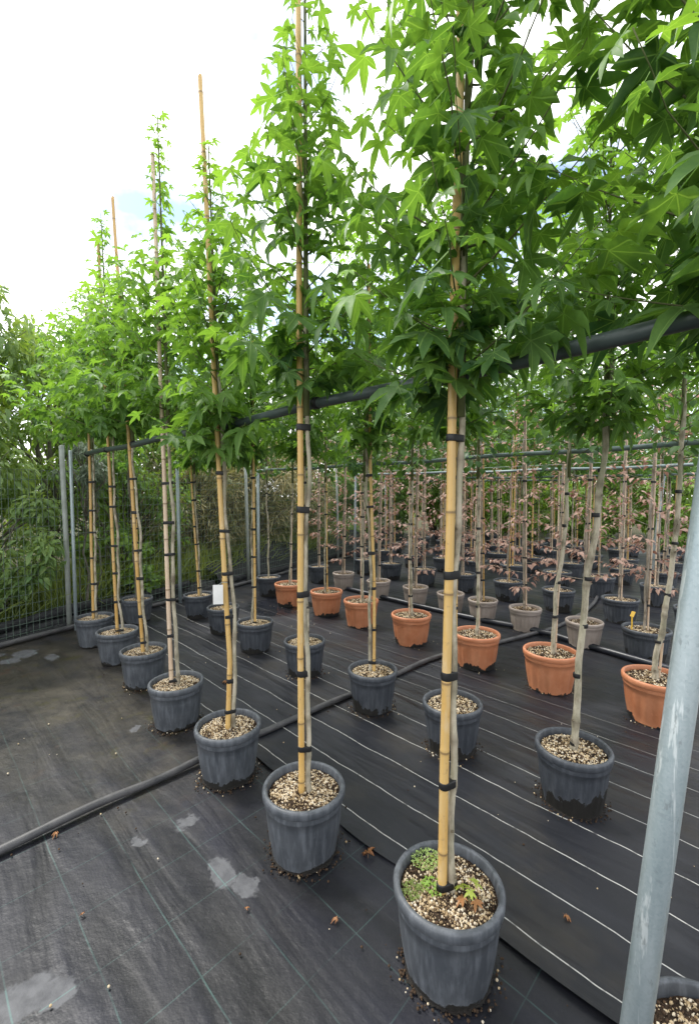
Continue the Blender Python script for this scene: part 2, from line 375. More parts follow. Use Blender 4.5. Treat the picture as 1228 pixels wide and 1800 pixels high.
def m_earth():
    g = NT('earth'); o = g.coord(); n = g.noise(o, 3, 6, .65); f = g.noise(o, 40, 4, .7)
    c = g.mix(g.rng(n, .4, .6), (.06, .045, .028), (.05, .065, .022)); c = g.mix(g.rng(f, .55, .75, 0, .6), c, (.17, .13, .08))
    return g.done(g.principled(c, .95, .2, normal=g.bump(f, .8, .03)))
M['earth'] = m_earth()

# ------------------------------------------------------------------ the ground
def grid_mesh(name, poly_n0, n1f, u0, u1, z, step=.08, edge=0., bumpz=0.):
    """sheet in thread coordinates (n across, u along); n0/n1 may be functions of u"""
    us = np.arange(u0, u1 + step, step); V = []; k = 0
    rs = np.random.RandomState(4)
    for u in us:
        a, b = poly_n0(u), n1f(u); nn = np.linspace(a, b, int(math.ceil(30 / 1)))
        for n_ in nn:
            V.append((n_ * LV[0] + u * LU[0], n_ * LV[1] + u * LU[1], z(n_, u)))
    c = 30; m = len(us); T = []
    for i in range(m - 1):
        for j in range(c - 1):
            q = i * c + j; T += [(q, q + 1, q + c + 1), (q, q + c + 1, q + c)]
    return numesh(name, np.array(V), np.array(T))
gm = MB(); gm.add([(-60, -20, -.02), (60, -20, -.02), (60, 120, -.02), (-60, 120, -.02)], [(0, 1, 2, 3)])
tag(gm.build('ground', M['earth'], smooth=False), kind='structure')
F0, FD = np.array((-3.1, 4.83)), np.array((1.41, 2.44))
FDn = FD / np.linalg.norm(FD); FN = np.array((-FDn[1], FDn[0]))     # FN points out of the nursery
def fence_pt(s, off=0.): return F0 + FDn * s + FN * off
# fence line in (n,u): clip the cloth just inside of it
def u_fence(n):
    # solve for u at given n on the fence line
    fn0 = F0 @ np.array(LV); fu0 = F0 @ np.array(LU); dn = FDn @ np.array(LV); du = FDn @ np.array(LU)
    return fu0 + (n - fn0) / dn * du
def cloth(name, n0, n1, z, wav, mat, cols):
    V = []; T = []; ns_ = np.linspace(n0, n1, cols); rows = 90
    for i in range(rows):
        for j, n_ in enumerate(ns_):
            uf = min(u_fence(n_) + .03, 30); u = -2.5 + (uf + 2.5) * (i / (rows - 1)) ** 1.35
            nn = n_ + (wav(u) if j == 0 else 0)
            zz = z(nn, u, j)
            V.append((nn * LV[0] + u * LU[0], nn * LV[1] + u * LU[1], zz))
    for i in range(rows - 1):
        for j in range(cols - 1):
            q = i * cols + j; T += [(q, q + 1, q + cols + 1), (q, q + cols + 1, q + cols)]
    return tag(link(name, numesh(name, np.array(V), np.array(T)), mat), kind='structure')
cloth('walkway_ground_cloth', -6, 1.55, lambda n, u, j: -.006, lambda u: 0, M['cloth_l'], 60)
cloth('ground_cloth', 1.35, 13.5, lambda n, u, j: (.001 + (.005 + .006 * math.sin(u * 5.1) * math.sin(u * 1.7 + 1) if j == 0 else 0)),
      lambda u: .014 * math.sin(u * 3.3) + .01 * math.sin(u * 8.1 + 1), M['cloth_r'], 90)

# ------------------------------------------------------------------ leaf templates  (x across, y forward, z up; base at origin)
def tpl_gum(detail, seed, curl=.35, fold=.10, twist=0.):
    rs = np.random.RandomState(seed)
    lobes = [(-105, .57, .25), (-50, .92, .31), (0, 1.02, .33), (50, .92, .31), (105, .57, .25)]
    V = [(0, 0, 0)]; T = []
    sinus_ang = [-150, -78, -25, 25, 78, 150]; sinus_r = [.10, .27, .30, .30, .27, .10]
    sin_idx = []
    for a, r in zip(sinus_ang, sinus_r):
        r *= 1 + rs.uniform(-.1, .1); sin_idx.append(len(V)); V.append((r * math.sin(R(a)), r * math.cos(R(a)), .02))
    for k, (a, ln, wd) in enumerate(lobes):
        a += rs.uniform(-9, 9); ln *= 1 + rs.uniform(-.14, .10); d = np.array((math.sin(R(a)), math.cos(R(a)))); p = np.array((d[1], -d[0]))
        dr = rs.uniform(.0, 1.) * .25
        def pt(al, ac, z): q = d * al * ln + p * ac; V.append((q[0], q[1], z - dr * al * al * .6)); return len(V) - 1
        w_ = wd * .5 * (1 + rs.uniform(-.1, .15)); t = pt(1.0, 0, -.03)
        if detail:
            m1 = pt(.42, 0, -fold * .5); m2 = pt(.72, 0, -fold * .35)
            l1 = pt(.50, -w_, fold * .5); l2 = pt(.74, -w_ * .66, fold * .35); r1 = pt(.50, w_, fold * .5); r2 = pt(.74, w_ * .66, fold * .35)
            s0, s1 = sin_idx[k], sin_idx[k + 1]
            T += [(0, m1, s0), (s0, m1, l1), (l1, m1, m2), (l1, m2, l2), (l2, m2, t), (0, s1, m1), (s1, r1, m1), (r1, m2, m1), (r1, r2, m2), (r2, t, m2)]
        else:
            m1 = pt(.55, 0, -fold * .5); l1 = pt(.58, -w_, fold * .5); r1 = pt(.58, w_, fold * .5); s0, s1 = sin_idx[k], sin_idx[k + 1]
            T += [(0, m1, s0), (s0, m1, l1), (l1, m1, t), (0, s1, m1), (s1, r1, m1), (r1, t, m1)]
    V = np.array(V, float); U = V[:, :2].copy()
    r2 = (V[:, 0] ** 2 + V[:, 1] ** 2); V[:, 2] -= curl * (V[:, 1].clip(0) ** 2) * .6 + curl * .3 * V[:, 0] ** 2
    V[:, 2] += twist * V[:, 0] * V[:, 1] * .7 + rs.uniform(-.02, .02, len(V))
    # petiole: thin two-sided blade from the base backwards
    b = len(V); L_ = .62; q = .012
    V = np.vstack([V, [(-q, 0, 0), (q, 0, 0), (-q, -L_, .10), (q, -L_, .10), (0, 0, .02), (0, -L_, .125)]])
    U = np.vstack([U, np.zeros((6, 2))])
    T += [(b, b + 1, b + 3), (b, b + 3, b + 2), (b, b + 4, b + 5), (b, b + 5, b + 2), (b + 4, b + 1, b + 3), (b + 4, b + 3, b + 5)]
    T = np.array(T)
    # wind so that normals look up
    return V, T[:, ::-1] if np.cross(V[T[0][1]] - V[T[0][0]], V[T[0][2]] - V[T[0][0]])[2] < 0 else T, U
def tpl_oval(wd=.5, fold=.08, curl=.25, pts=4, tip=1.4):
    V = []; T = []
    ts = np.linspace(0, 1, pts + 1)
    for t in ts:
        w_ = wd * .5 * math.sin(math.pi * t ** (1 / tip)) if 0 < t < 1 else 0.
        z = -curl * t * t
        V += [(-w_, t, z + fold * (w_ > 0)), (0, t, z), (w_, t, z + fold * (w_ > 0))]
    for i in range(pts):
        a = i * 3
        T += [(a, a + 1, a + 4), (a, a + 4, a + 3), (a + 1, a + 2, a + 5), (a + 1, a + 5, a + 4)]
    V = np.array(V, float); T = [t for t in T if np.linalg.norm(np.cross(V[t[1]] - V[t[0]], V[t[2]] - V[t[0]])) > 1e-6]
    return V, np.array(T), V[:, :2].copy()
GUM_HI = [tpl_gum(1, k, c, f, tw) for k, (c, f, tw) in enumerate(((.25, .08, .2), (.5, .12, -.3), (.8, .10, .4), (.35, .18, -.2), (.6, .05, .5), (.1, .1, -.5), (1.0, .14, .1), (.45, .22, .3), (-.15, .12, .2), (.7, .16, -.6)))]
GUM_LO = [tpl_gum(0, s, c, f) for s, c, f in ((11, .35, .1), (12, .6, .12), (13, .2, .08))]
OVAL = [tpl_oval(.62, .07, .25), tpl_oval(.56, .1, .45)]
ROUND = [tpl_oval(.85, .06, .2, 4, 1.1), tpl_oval(.8, .1, .4, 4, 1.15)]
LANCE = [tpl_oval(.17, .03, .5, 3, 1.1), tpl_oval(.14, .02, .25, 3, 1.1)]
PRIV = [tpl_oval(.44, .07, .4, 4, 1.25), tpl_oval(.4, .1, .65, 4, 1.25)]
_hi = {}
def tpl_meshes(key, tpls, mat):
    if key not in _hi:
        _hi[key] = []
        for t in tpls:
            m = numesh('leaf', *t); m.materials.append(mat); _hi[key].append(m)
    return _hi[key]

def frames(fwd, nrm):
    f = fwd / np.linalg.norm(fwd, axis=1, keepdims=True)
    x = np.cross(f, nrm); x /= np.linalg.norm(x, axis=1, keepdims=True) + 1e-9
    z = np.cross(x, f)
    return np.stack([x, f, z], axis=2)      # columns

CAMP = np.array((0, 0, 1.5))
def in_view(P):
    d = P - CAMP; c, s = math.cos(R(2.716)), math.sin(R(2.716))
    y = c * d[:, 1] - s * d[:, 2]; z = s * d[:, 1] + c * d[:, 2]
    px = 614 + 780 * d[:, 0] / np.maximum(y, .01); py = 900 - 780 * z / np.maximum(y, .01)
    return (y > .15) & (px > -40) & (px < 1268) & (py > -40) & (py < 1840)

def place_leaves(parent, root_loc, tpls_hi, tpls_lo, key, mat, P, Mx, S, var, n_obj, rs):
    """largest-showing n_obj leaves as objects, the rest as one leaf_mass (stuff); P local to parent"""
    n = len(P); idx = np.arange(n)
    Wd = P + np.array(root_loc)
    score = S / np.linalg.norm(Wd - CAMP, axis=1) * np.where(in_view(Wd), 1., 1e-4)
    order = np.argsort(-score); pick = order[:n_obj]; rest = order[n_obj:]
    if n_obj:
        ms = tpl_meshes(key, tpls_hi, mat)
        from mathutils import Matrix
        for i in pick:
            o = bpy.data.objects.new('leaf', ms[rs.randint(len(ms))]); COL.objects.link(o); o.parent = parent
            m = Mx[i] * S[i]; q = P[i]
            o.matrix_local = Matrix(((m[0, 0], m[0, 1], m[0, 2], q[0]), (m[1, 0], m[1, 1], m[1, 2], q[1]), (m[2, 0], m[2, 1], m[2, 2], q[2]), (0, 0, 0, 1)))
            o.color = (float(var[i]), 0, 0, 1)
    if len(rest):
        # several template shapes joined into one mesh
        parts = np.array_split(rs.permutation(rest), len(tpls_lo)); VV = []; TT = []; UU = []; AA = []; b = 0
        for t, ii in zip(tpls_lo, parts):
            if not len(ii): continue
            V, T, U = t; k = len(V)
            v = np.einsum('nij,kj->nki', Mx[ii] * S[ii][:, None, None], V) + P[ii][:, None, :]
            VV.append(v.reshape(-1, 3)); TT.append((T[None] + (np.arange(len(ii)) * k)[:, None, None]).reshape(-1, 3) + b)
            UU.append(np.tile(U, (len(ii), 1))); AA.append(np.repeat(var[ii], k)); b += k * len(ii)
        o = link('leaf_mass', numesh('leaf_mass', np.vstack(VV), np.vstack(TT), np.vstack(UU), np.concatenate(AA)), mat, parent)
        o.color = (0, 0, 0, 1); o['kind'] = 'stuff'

def grow_crown(rs, base, z0, z1, axis, rad, nbr, leaf, spacing=.05, up=.9, droop=.5, ntop=10, small_top=.6, yvar=.5, bright=0., skirt=0):
    """branches round a leader. axis(z)->(x,y); rad(t)->branch reach at relative height t. Returns twig MB and leaf arrays"""
    tw = MB(); P = []; F = []; Nn = []; S = []; Vv = []
    ga = rs.uniform(0, 6.28)
    ld = [(*axis(z), z) for z in np.linspace(z0 - .1, z1, 14)]
    tw.tube(ld, [.012 * (1 - i / 14) + .002 for i in range(14)], 6)
    for b in range(-skirt, nbr):
        t = (b + rs.uniform(0, .9)) / nbr if b >= 0 else rs.uniform(0, .13); z = z0 + (z1 - z0) * t * .97; ga += 2.4 + rs.uniform(-.4, .4)
        ln = max(.04, rad(t) * rs.uniform(.75, 1.25)) if b >= 0 else rs.uniform(.05, .2); d = np.array((math.cos(ga), math.sin(ga), up * rs.uniform(.6, 1.3) * min(1., .12 + 2.6 * t)))
        d /= np.linalg.norm(d); full = ln / max(.35, math.hypot(d[0], d[1])); k = max(3, int(full / .06)); p = np.array((*axis(z), z)); pts = [p.copy()]
        for i in range(k):
            d = d + np.array((rs.normal(0, .07), rs.normal(0, .07), .075 * up)); d /= np.linalg.norm(d); p = p + d * full / k; pts.append(p.copy())
        tw.tube(pts, [max(.0011, .0042 * (full / .6) ** .5 * (1 - i / (k + .5))) for i in range(k + 1)], 5)
        m = max(2, int(full / (spacing * (1 + .35 * t)))) if b >= 0 else max(3, int(full / .03)); la = rs.uniform(0, 6.28)
        for j in range(m):
            tt = (j + 1) / m
            if tt < .10 and full > .3: continue
            q = tt * k; i0 = min(int(q), k - 1); pos = pts[i0] + (pts[i0 + 1] - pts[i0]) * (q - i0); dd = pts[i0 + 1] - pts[i0]; dd = dd / np.linalg.norm(dd)
            la += 2.4; s1 = np.cross(dd, (0, 0, 1)); s1 /= np.linalg.norm(s1) + 1e-6; s2 = np.cross(s1, dd)
            side = s1 * math.cos(la) + s2 * math.sin(la); o = side * 1. + dd * .45 + np.array((0, 0, .1)); hor = np.array((o[0], o[1], 0)); hor /= np.linalg.norm(hor) + 1e-6
            f = hor * 1. + np.array((rs.normal(0, .25), rs.normal(0, .25), -droop * rs.uniform(.1, 1.6) * (1.35 - .6 * t)))
            nm = np.array((rs.normal(0, .3), rs.normal(0, .3), 1.)) + hor * .35
            sz = leaf * rs.uniform(.5, 1.22) * (1 - (1 - small_top) * t) * (1 - .35 * tt ** 3)
            f /= np.linalg.norm(f)
            P.append(pos + f * sz * .62); F.append(f); Nn.append(nm); S.append(sz)
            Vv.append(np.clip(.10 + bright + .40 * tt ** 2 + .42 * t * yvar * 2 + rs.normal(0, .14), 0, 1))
    top = np.array((*axis(z1), z1))
    for j in range(ntop):
        a = j * 2.4 + rs.uniform(0, 1); e = rs.uniform(-.5, .5); f = np.array((math.cos(a), math.sin(a), e)); sz = leaf * small_top * rs.uniform(.5, .95)
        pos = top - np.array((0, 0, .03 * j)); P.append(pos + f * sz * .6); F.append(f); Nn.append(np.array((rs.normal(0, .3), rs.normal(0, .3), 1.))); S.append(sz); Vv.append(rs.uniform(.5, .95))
    P = np.array(P) - np.array(base); F = np.array(F); Nn = np.array(Nn)
    tw.v = [(x - base[0], y - base[1], z - base[2]) for x, y, z in tw.v]
    return tw, P, frames(F, Nn), np.array(S), np.array(Vv)

# ------------------------------------------------------------------ pots
def pot_meshes(kind, Rr, h, ribs, groove):
    seg = 96; rb = Rr * .77; rw = Rr * .925
    def rf(r, z, k):
        if ribs and .012 < z < h * .76:
            q = (k * ribs / seg) % 1.; q = min(q, 1 - q) * seg / ribs
            if q < 1.01: return r - groove
        return r
    m = MB(); pr = [(0.001, .012), (rb - .012, .012), (rb - .006, 0), (rb, .004)]
    for i in range(7): t = i / 6; pr.append((rb + (rw - rb) * t + .004 * math.sin(t * 3.14), .006 + (h * .765 - .006) * t))
    pr += [(rw + .004, h * .775), (rw + .0055, h * .80), (rw + .0055, h * .885)]
    m.lathe(pr, seg, rf); wall = m.mesh('pot')
    r_ = MB(); ro = Rr
    r_.lathe([(rw + .004, h * .868), (ro - .003, h * .872), (ro, h * .885), (ro + .001, h * .965), (ro - .002, h * .985), (ro - .006, h * .997), (ro - .011, h), (ro - .016, h * .996), (ro - .019, h * .98), (ro - .022, h * .90), (ro - .026, h * .70), (ro - .03, h * .55)], seg)
    return wall, r_.mesh('rim')
def soil_mesh(r, amp=.008, seed=1):
    rs = np.random.RandomState(seed); V = [(0, 0, amp)]; T = []; seg = 40; rings = 9
    for i in range(1, rings + 1):
        for k in range(seg):
            a = 2 * math.pi * k / seg; rr = r * i / rings; V.append((rr * math.cos(a), rr * math.sin(a), amp * (1 - (i / rings) ** 2) + rs.uniform(-.003, .003)))
    for k in range(seg): T.append((0, 1 + k, 1 + (k + 1) % seg))
    for i in range(rings - 1):
        for k in range(seg):
            a = 1 + i * seg + k; b = 1 + i * seg + (k + 1) % seg; T += [(a, a + seg, b + seg), (a, b + seg, b)]
    return numesh('soil', np.array(V), np.array(T))
_ico = None
def pebble_tpl():
    p = (1 + 5 ** .5) / 2
    V = np.array([(-1, p, 0), (1, p, 0), (-1, -p, 0), (1, -p, 0), (0, -1, p), (0, 1, p), (0, -1, -p), (0, 1, -p), (p, 0, -1), (p, 0, 1), (-p, 0, -1), (-p, 0, 1)], float) / 1.9
    T = np.array([(0, 11, 5), (0, 5, 1), (0, 1, 7), (0, 7, 10), (0, 10, 11), (1, 5, 9), (5, 11, 4), (11, 10, 2), (10, 7, 6), (7, 1, 8), (3, 9, 4), (3, 4, 2), (3, 2, 6), (3, 6, 8), (3, 8, 9), (4, 9, 5), (2, 4, 11), (6, 2, 10), (8, 6, 7), (9, 8, 1)])
    return V, T, V[:, :2].copy()
PEB = pebble_tpl()
def rand_rot(rs, n):
    q = rs.normal(size=(n, 4)); q /= np.linalg.norm(q, axis=1, keepdims=True); a, b, c, d = q.T
    return np.stack([np.stack([1 - 2 * (c * c + d * d), 2 * (b * c - a * d), 2 * (b * d + a * c)], 1), np.stack([2 * (b * c + a * d), 1 - 2 * (b * b + d * d), 2 * (c * d - a * b)], 1), np.stack([2 * (b * d - a * c), 2 * (c * d + a * b), 1 - 2 * (b * b + c * c)], 1)], 1)
def gravel_mesh(r, n, size, seed, dark):
    rs = np.random.RandomState(seed); a = rs.uniform(0, 6.28, n); rr = r * np.sqrt(rs.uniform(0, 1, n)) * .97
    x, y = rr * np.cos(a), rr * np.sin(a)
    cl = np.sin(x * 31 + seed) * np.sin(y * 27 + seed * 2) + .6 * np.sin(x * 70 + y * 55 + seed)
    keep = (cl > -.1) | (rs.uniform(size=n) < .22); x, y, rr = x[keep], y[keep], rr[keep]; n = len(x)
    sand = (np.hypot(x - r * .35, y - r * .3) < r * .3) & (rs.uniform(size=n) < .8)
    s = size * rs.uniform(.5, 1.4, n) ** 1.4; s = np.where(sand, s * .6, s); Mx = rand_rot(rs, n) * (s[:, None, None] * rs.uniform(.6, 1.15, (n, 1, 3)))
    P = np.stack([x, y, .008 * (1 - (rr / r) ** 2) + s * .25 + rs.uniform(0, .003, n)], 1)
    var = np.where(rs.uniform(size=n) < dark, rs.uniform(0, .22, n), rs.uniform(.25, 1, n))
    var = np.where(sand, rs.uniform(.26, .42, n), var)
    return mass('gravel', PEB, Mx, P, var)
POTS = {}
for kind, Rr, h, ribs, gr, mat, gn, gs, dk in (('black', .171, .275, 0, 0, 'pot_black', 5600, .0037, .42), ('dark', .171, .275, 24, .004, 'pot_dark', 4600, .0041, .34), ('terra', .196, .290, 16, .007, 'pot_terra', 2600, .0052, .55),
                                         ('taupe', .168, .245, 24, .006, 'pot_taupe', 1500, .0052, .65), ('wide', .193, .275, 24, .006, 'pot_dark', 1800, .0056, .4)):
    wl, rm = pot_meshes(kind, Rr, h, ribs, gr); sl = soil_mesh(Rr - .022); wl.materials.append(M[mat]); rm.materials.append(M[mat]); sl.materials.append(M['soil'])
    grv = [gravel_mesh(Rr - .024, gn, gs, s, dk) for s in (1, 2, 3)]
    for q in grv: q.materials.append(M['gravel'])
    POTS[kind] = (wl, rm, sl, grv, Rr, h)
def add_pot(root, kind, rs, gravel=True):
    wl, rm, sl, grv, Rr, h = POTS[kind]; zr = rs.uniform(0, 6.28)
    p = link('pot', wl, None, root); p.rotation_euler.z = zr
    link('rim', rm, None, p)
    s = link('soil', sl, None, root, (0, 0, h - .034)); s.rotation_euler.z = zr
    if gravel: tag(link('gravel', grv[rs.randint(3)], None, s), kind='stuff')
    return h - .030

def stake_mb(pts, r0, r1, rs, node=.27):
    """bamboo cane through world-ish points, nodes swollen"""
    P = [np.array(p, float) for p in pts]; L_ = [np.linalg.norm(P[i + 1] - P[i]) for i in range(len(P) - 1)]; tot = sum(L_)
    def at(s):
        for i, l in enumerate(L_):
            if s <= l or i == len(L_) - 1: return P[i] + (P[i + 1] - P[i]) * s / l
            s -= l
    ss = []; z = rs.uniform(.03, .2)
    nodes = []
    while z < tot: nodes.append(z); z += node * rs.uniform(.8, 1.2)
    for s in np.arange(0, tot, .06): ss.append((s, 0., 0.))
    ss.append((tot, 0., 0.))
    for n_ in nodes:
        ss = [q for q in ss if abs(q[0] - n_) > .014 or q[0] in (0, tot)]
        for o, b, a in ((-.012, 0., 0.), (-.005, .05, .1), (-.002, .10, .75), (.002, .06, .85), (.005, .09, .15), (.012, 0., .0)):
            if 0 < n_ + o < tot: ss.append((n_ + o, b, a))
    ss.sort(); m = MB(); path = []; rad = []; att = []
    for s, b, a in ss:
        j = .0012; path.append(at(s) + np.array((math.sin(s * 5 + r0 * 999), math.cos(s * 4.1), 0)) * j); rad.append((r0 + (r1 - r0) * s / tot) * (1 + b)); att.append(a)
    m.tube(path, rad, 14, True, att); return m
def trunk_mb(pts, r0, r1, rs, wob=.006, knots=True):
    P = [np.array(p, float) for p in pts]; path = []; n = len(P)
    for i in range(n - 1):
        a, b, c, d = P[max(i - 1, 0)], P[i], P[i + 1], P[min(i + 2, n - 1)]
        k = max(2, int(np.linalg.norm(c - b) / .03))
        for j in range(k):
            t = j / k; path.append(.5 * ((2 * b) + (c - a) * t + (2 * a - 5 * b + 4 * c - d) * t * t + (3 * b - a - 3 * c + d) * t ** 3))
    path.append(P[-1]); m = len(path); ph = rs.uniform(0, 6, 4); rad = []; att = []
    for i, q in enumerate(path):
        t = i / m; s = q[2]; path[i] = q + np.array((math.sin(s * 7 + ph[0]) + .6 * math.sin(s * 17 + ph[1]), math.sin(s * 6 + ph[2]) + .6 * math.sin(s * 15 + ph[3]), 0)) * wob * min(1, i / 4)
        r = r0 + (r1 - r0) * t + (.35 * r0 * math.exp(-i / 1.6)); k = knots and rs.uniform() < .17
        rad.append(r * (1.22 if k else 1 + rs.uniform(-.03, .03))); att.append(.6 if k else 0.)
    mb = MB(); mb.tube(path, rad, 12, True, att)
    if knots:
        for i in range(3, m - 1):
            if att[i] > 0 or rs.uniform() < .06:
                a = rs.uniform(0, 6.28); d = np.array((math.cos(a), math.sin(a), .5)); q = np.array(path[i])
                mb.tube([q + d * rad[i] * .6, q + d * rad[i] * 1.15, q + d * rad[i] * 1.42], [rad[i] * .38, rad[i] * .30, rad[i] * .16], 7, True, [.3, .7, 1.])
    return mb, path
def tie_band(a, ra, b, rb, z, hgt, rs):
    """rubber band round two poles (xy centres a,b)"""
    pts = []
    for c, r in ((a, ra), (b, rb)):
        for k in range(16): g = 2 * math.pi * k / 16; pts.append((c[0] + (r + .0028) * math.cos(g), c[1] + (r + .0028) * math.sin(g)))
    pts = sorted(set(pts))
    def half(ps):
        h = []
        for p in ps:
            while len(h) > 1 and (h[-1][0] - h[-2][0]) * (p[1] - h[-2][1]) - (h[-1][1] - h[-2][1]) * (p[0] - h[-2][0]) <= 0: h.pop()
            h.append(p)
        return h
    hull = half(pts)[:-1] + half(pts[::-1])[:-1]; n = len(hull); tl = rs.uniform(-.15, .15); c = np.mean(hull, axis=0); V = []
    for dz, sc_ in ((-.5, .97), (-.42, 1), (.42, 1), (.5, .97)):
        for x, y in hull: V.append((c[0] + (x - c[0]) * sc_, c[1] + (y - c[1]) * sc_, z + dz * hgt + tl * (x - c[0]) * .6))
    F = [(i * n + k, i * n + (k + 1) % n, (i + 1) * n + (k + 1) % n, (i + 1) * n + k) for i in range(3) for k in range(n)] + [tuple(range(n))[::-1], tuple(range(3 * n, 4 * n))]
    m = MB(); m.add(V, F)
    # loose end of the band
    e = hull[rs.randint(n)]; d = np.array(e) - c; d /= np.linalg.norm(d)
    if False: m.box((e[0] + d[0] * .006, e[1] + d[1] * .006, z), (.016, .003, hgt * .8), math.atan2(d[1], d[0]))
    return m.mesh('tie_band')
def lerp_path(pts, z):
    P = [np.array(p) for p in pts]
    for i in range(len(P) - 1):
        if z <= P[i + 1][2] or i == len(P) - 2:
            t = (z - P[i][2]) / (P[i + 1][2] - P[i][2]); return (P[i] + (P[i + 1] - P[i]) * t)[:2]

def potted_tree(name, loc, pot, seed, label, cat, group, stake=None, stake_mat='bamboo', sr=.0135, trunk=None, tr=.0105, bark='bark', ties=(), crown=None, tie_h=.02):
    """one potted, staked tree. stake / trunk: list of (dx,dy,z) relative to the pot centre"""
    rs = np.random.RandomState(seed); root = empty(name, (loc[0], loc[1], 0), label, cat, group)
    zs = add_pot(root, pot, rs)
    if stake: stake_mb([(stake[0][0], stake[0][1], zs - .06)] + list(stake[1:]), sr, sr * .82, rs).build('bamboo_stake', M[stake_mat], root)
    if trunk: trunk_mb([(trunk[0][0], trunk[0][1], zs - .02)] + list(trunk[1:]), tr, tr * .72, rs)[0].build('trunk', M[bark], root)
    for z in ties:
        if not trunk: break
        b = lerp_path(trunk, z); a = lerp_path(stake, z) if stake else b
        link('tie_band', tie_band(a, sr * .97 if stake else tr * .9, b, tr * .95, z + rs.uniform(-.05, .05), tie_h * rs.uniform(.8, 1.15), rs), M['rubber'], root)
    if crown:
        ck = dict(crown); n_obj = ck.pop('n_obj'); kind = ck.pop('kind')
        hi, lo, key = {'gum': (GUM_HI, GUM_LO, 'gum'), 'round': (ROUND, ROUND, 'round'), 'beech': (OVAL, OVAL, 'beech')}[kind]
        tw, P, Mx, S, var = grow_crown(rs, (0, 0, 0), **ck)
        cr = tw.build('crown', M['twig'] if kind != 'beech' else M['bark_pale'], root)
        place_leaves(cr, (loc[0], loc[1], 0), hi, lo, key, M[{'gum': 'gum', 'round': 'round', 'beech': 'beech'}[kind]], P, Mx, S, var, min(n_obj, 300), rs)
    return root

# ------------------------------------------------------------------ outer row A (rail 1): sweetgums in worn black pots
def ax_lin(p0, p1):
    def f(z):
        t = (z - p0[2]) / (p1[2] - p0[2]); return (p0[0] + (p1[0] - p0[0]) * t, p0[1] + (p1[1] - p0[1]) * t)
    return f
def gum_rad(low, mid, top, knee=1.):
    return lambda t: low + (mid - low) * t / .3 if t < .3 else mid + (top - mid) * min(1, (t - .3) / (knee - .3))
ORD = ['first', 'second', 'third', 'fourth', 'fifth', 'sixth', 'seventh', 'eighth', 'ninth']
GA = 'sweetgum trees along the dark rail'
# per tree: loc, stake base offset, stake top offset + z, trunk offset, leader top z, reach low/mid/top, branches, stake material, radii
ROWA = [
 ('A0', (.81, .90), (-.0, 0), (.12, -.02, 3.3), (.03, .02), 3.3, (.50, .58, .40), 84, 'bamboo', .0145, .012, 1.74),
 ('A1', (.31, 1.34), (-.022, -.01), (.012, -.01, 3.35), (.026, .008), 3.7, (.50, .46, .28), 60, 'bamboo', .0145, .0115, 1.74),
 ('A2', (-.19, 1.80), (-.010, -.01), (-.006, .0, 3.75), (.025, .006), 3.75, (.46, .32, .08), 54, 'bamboo', .0135, .011, 1.74),
 ('A3', (-.64, 2.29), (-.005, -.005), (-.096, .0, 3.55), (.022, .016), 3.25, (.48, .36, .05), 58, 'bamboo', .0135, .0105, 1.62),
 ('A4', (-1.12, 2.82), (-.03, -.005), (-.084, .0, 3.56), (.034, .008), 3.82, (.56, .42, .02), 62, 'bamboo_pale', .0135, .0125, 1.76),
 ('A5', (-1.60, 3.40), (.0, -.01), (-.155, .0, 3.68), (.025, .006), 3.15, (.62, .50, .10), 66, 'bamboo_b', .0135, .0105, 1.84),
 ('A6', (-2.05, 3.87), (.005, -.01), (-.08, .0, 3.65), (.031, .006), 3.85, (.64, .46, .02), 68, 'bamboo_b', .0135, .011, 1.86),
 ('A7', (-2.50, 4.30), (-.005, -.01), (.0, .0, 3.22), (.026, .006), 3.45, (.74, .54, .10), 68, 'bamboo_b', .0135, .0105, 1.86)]
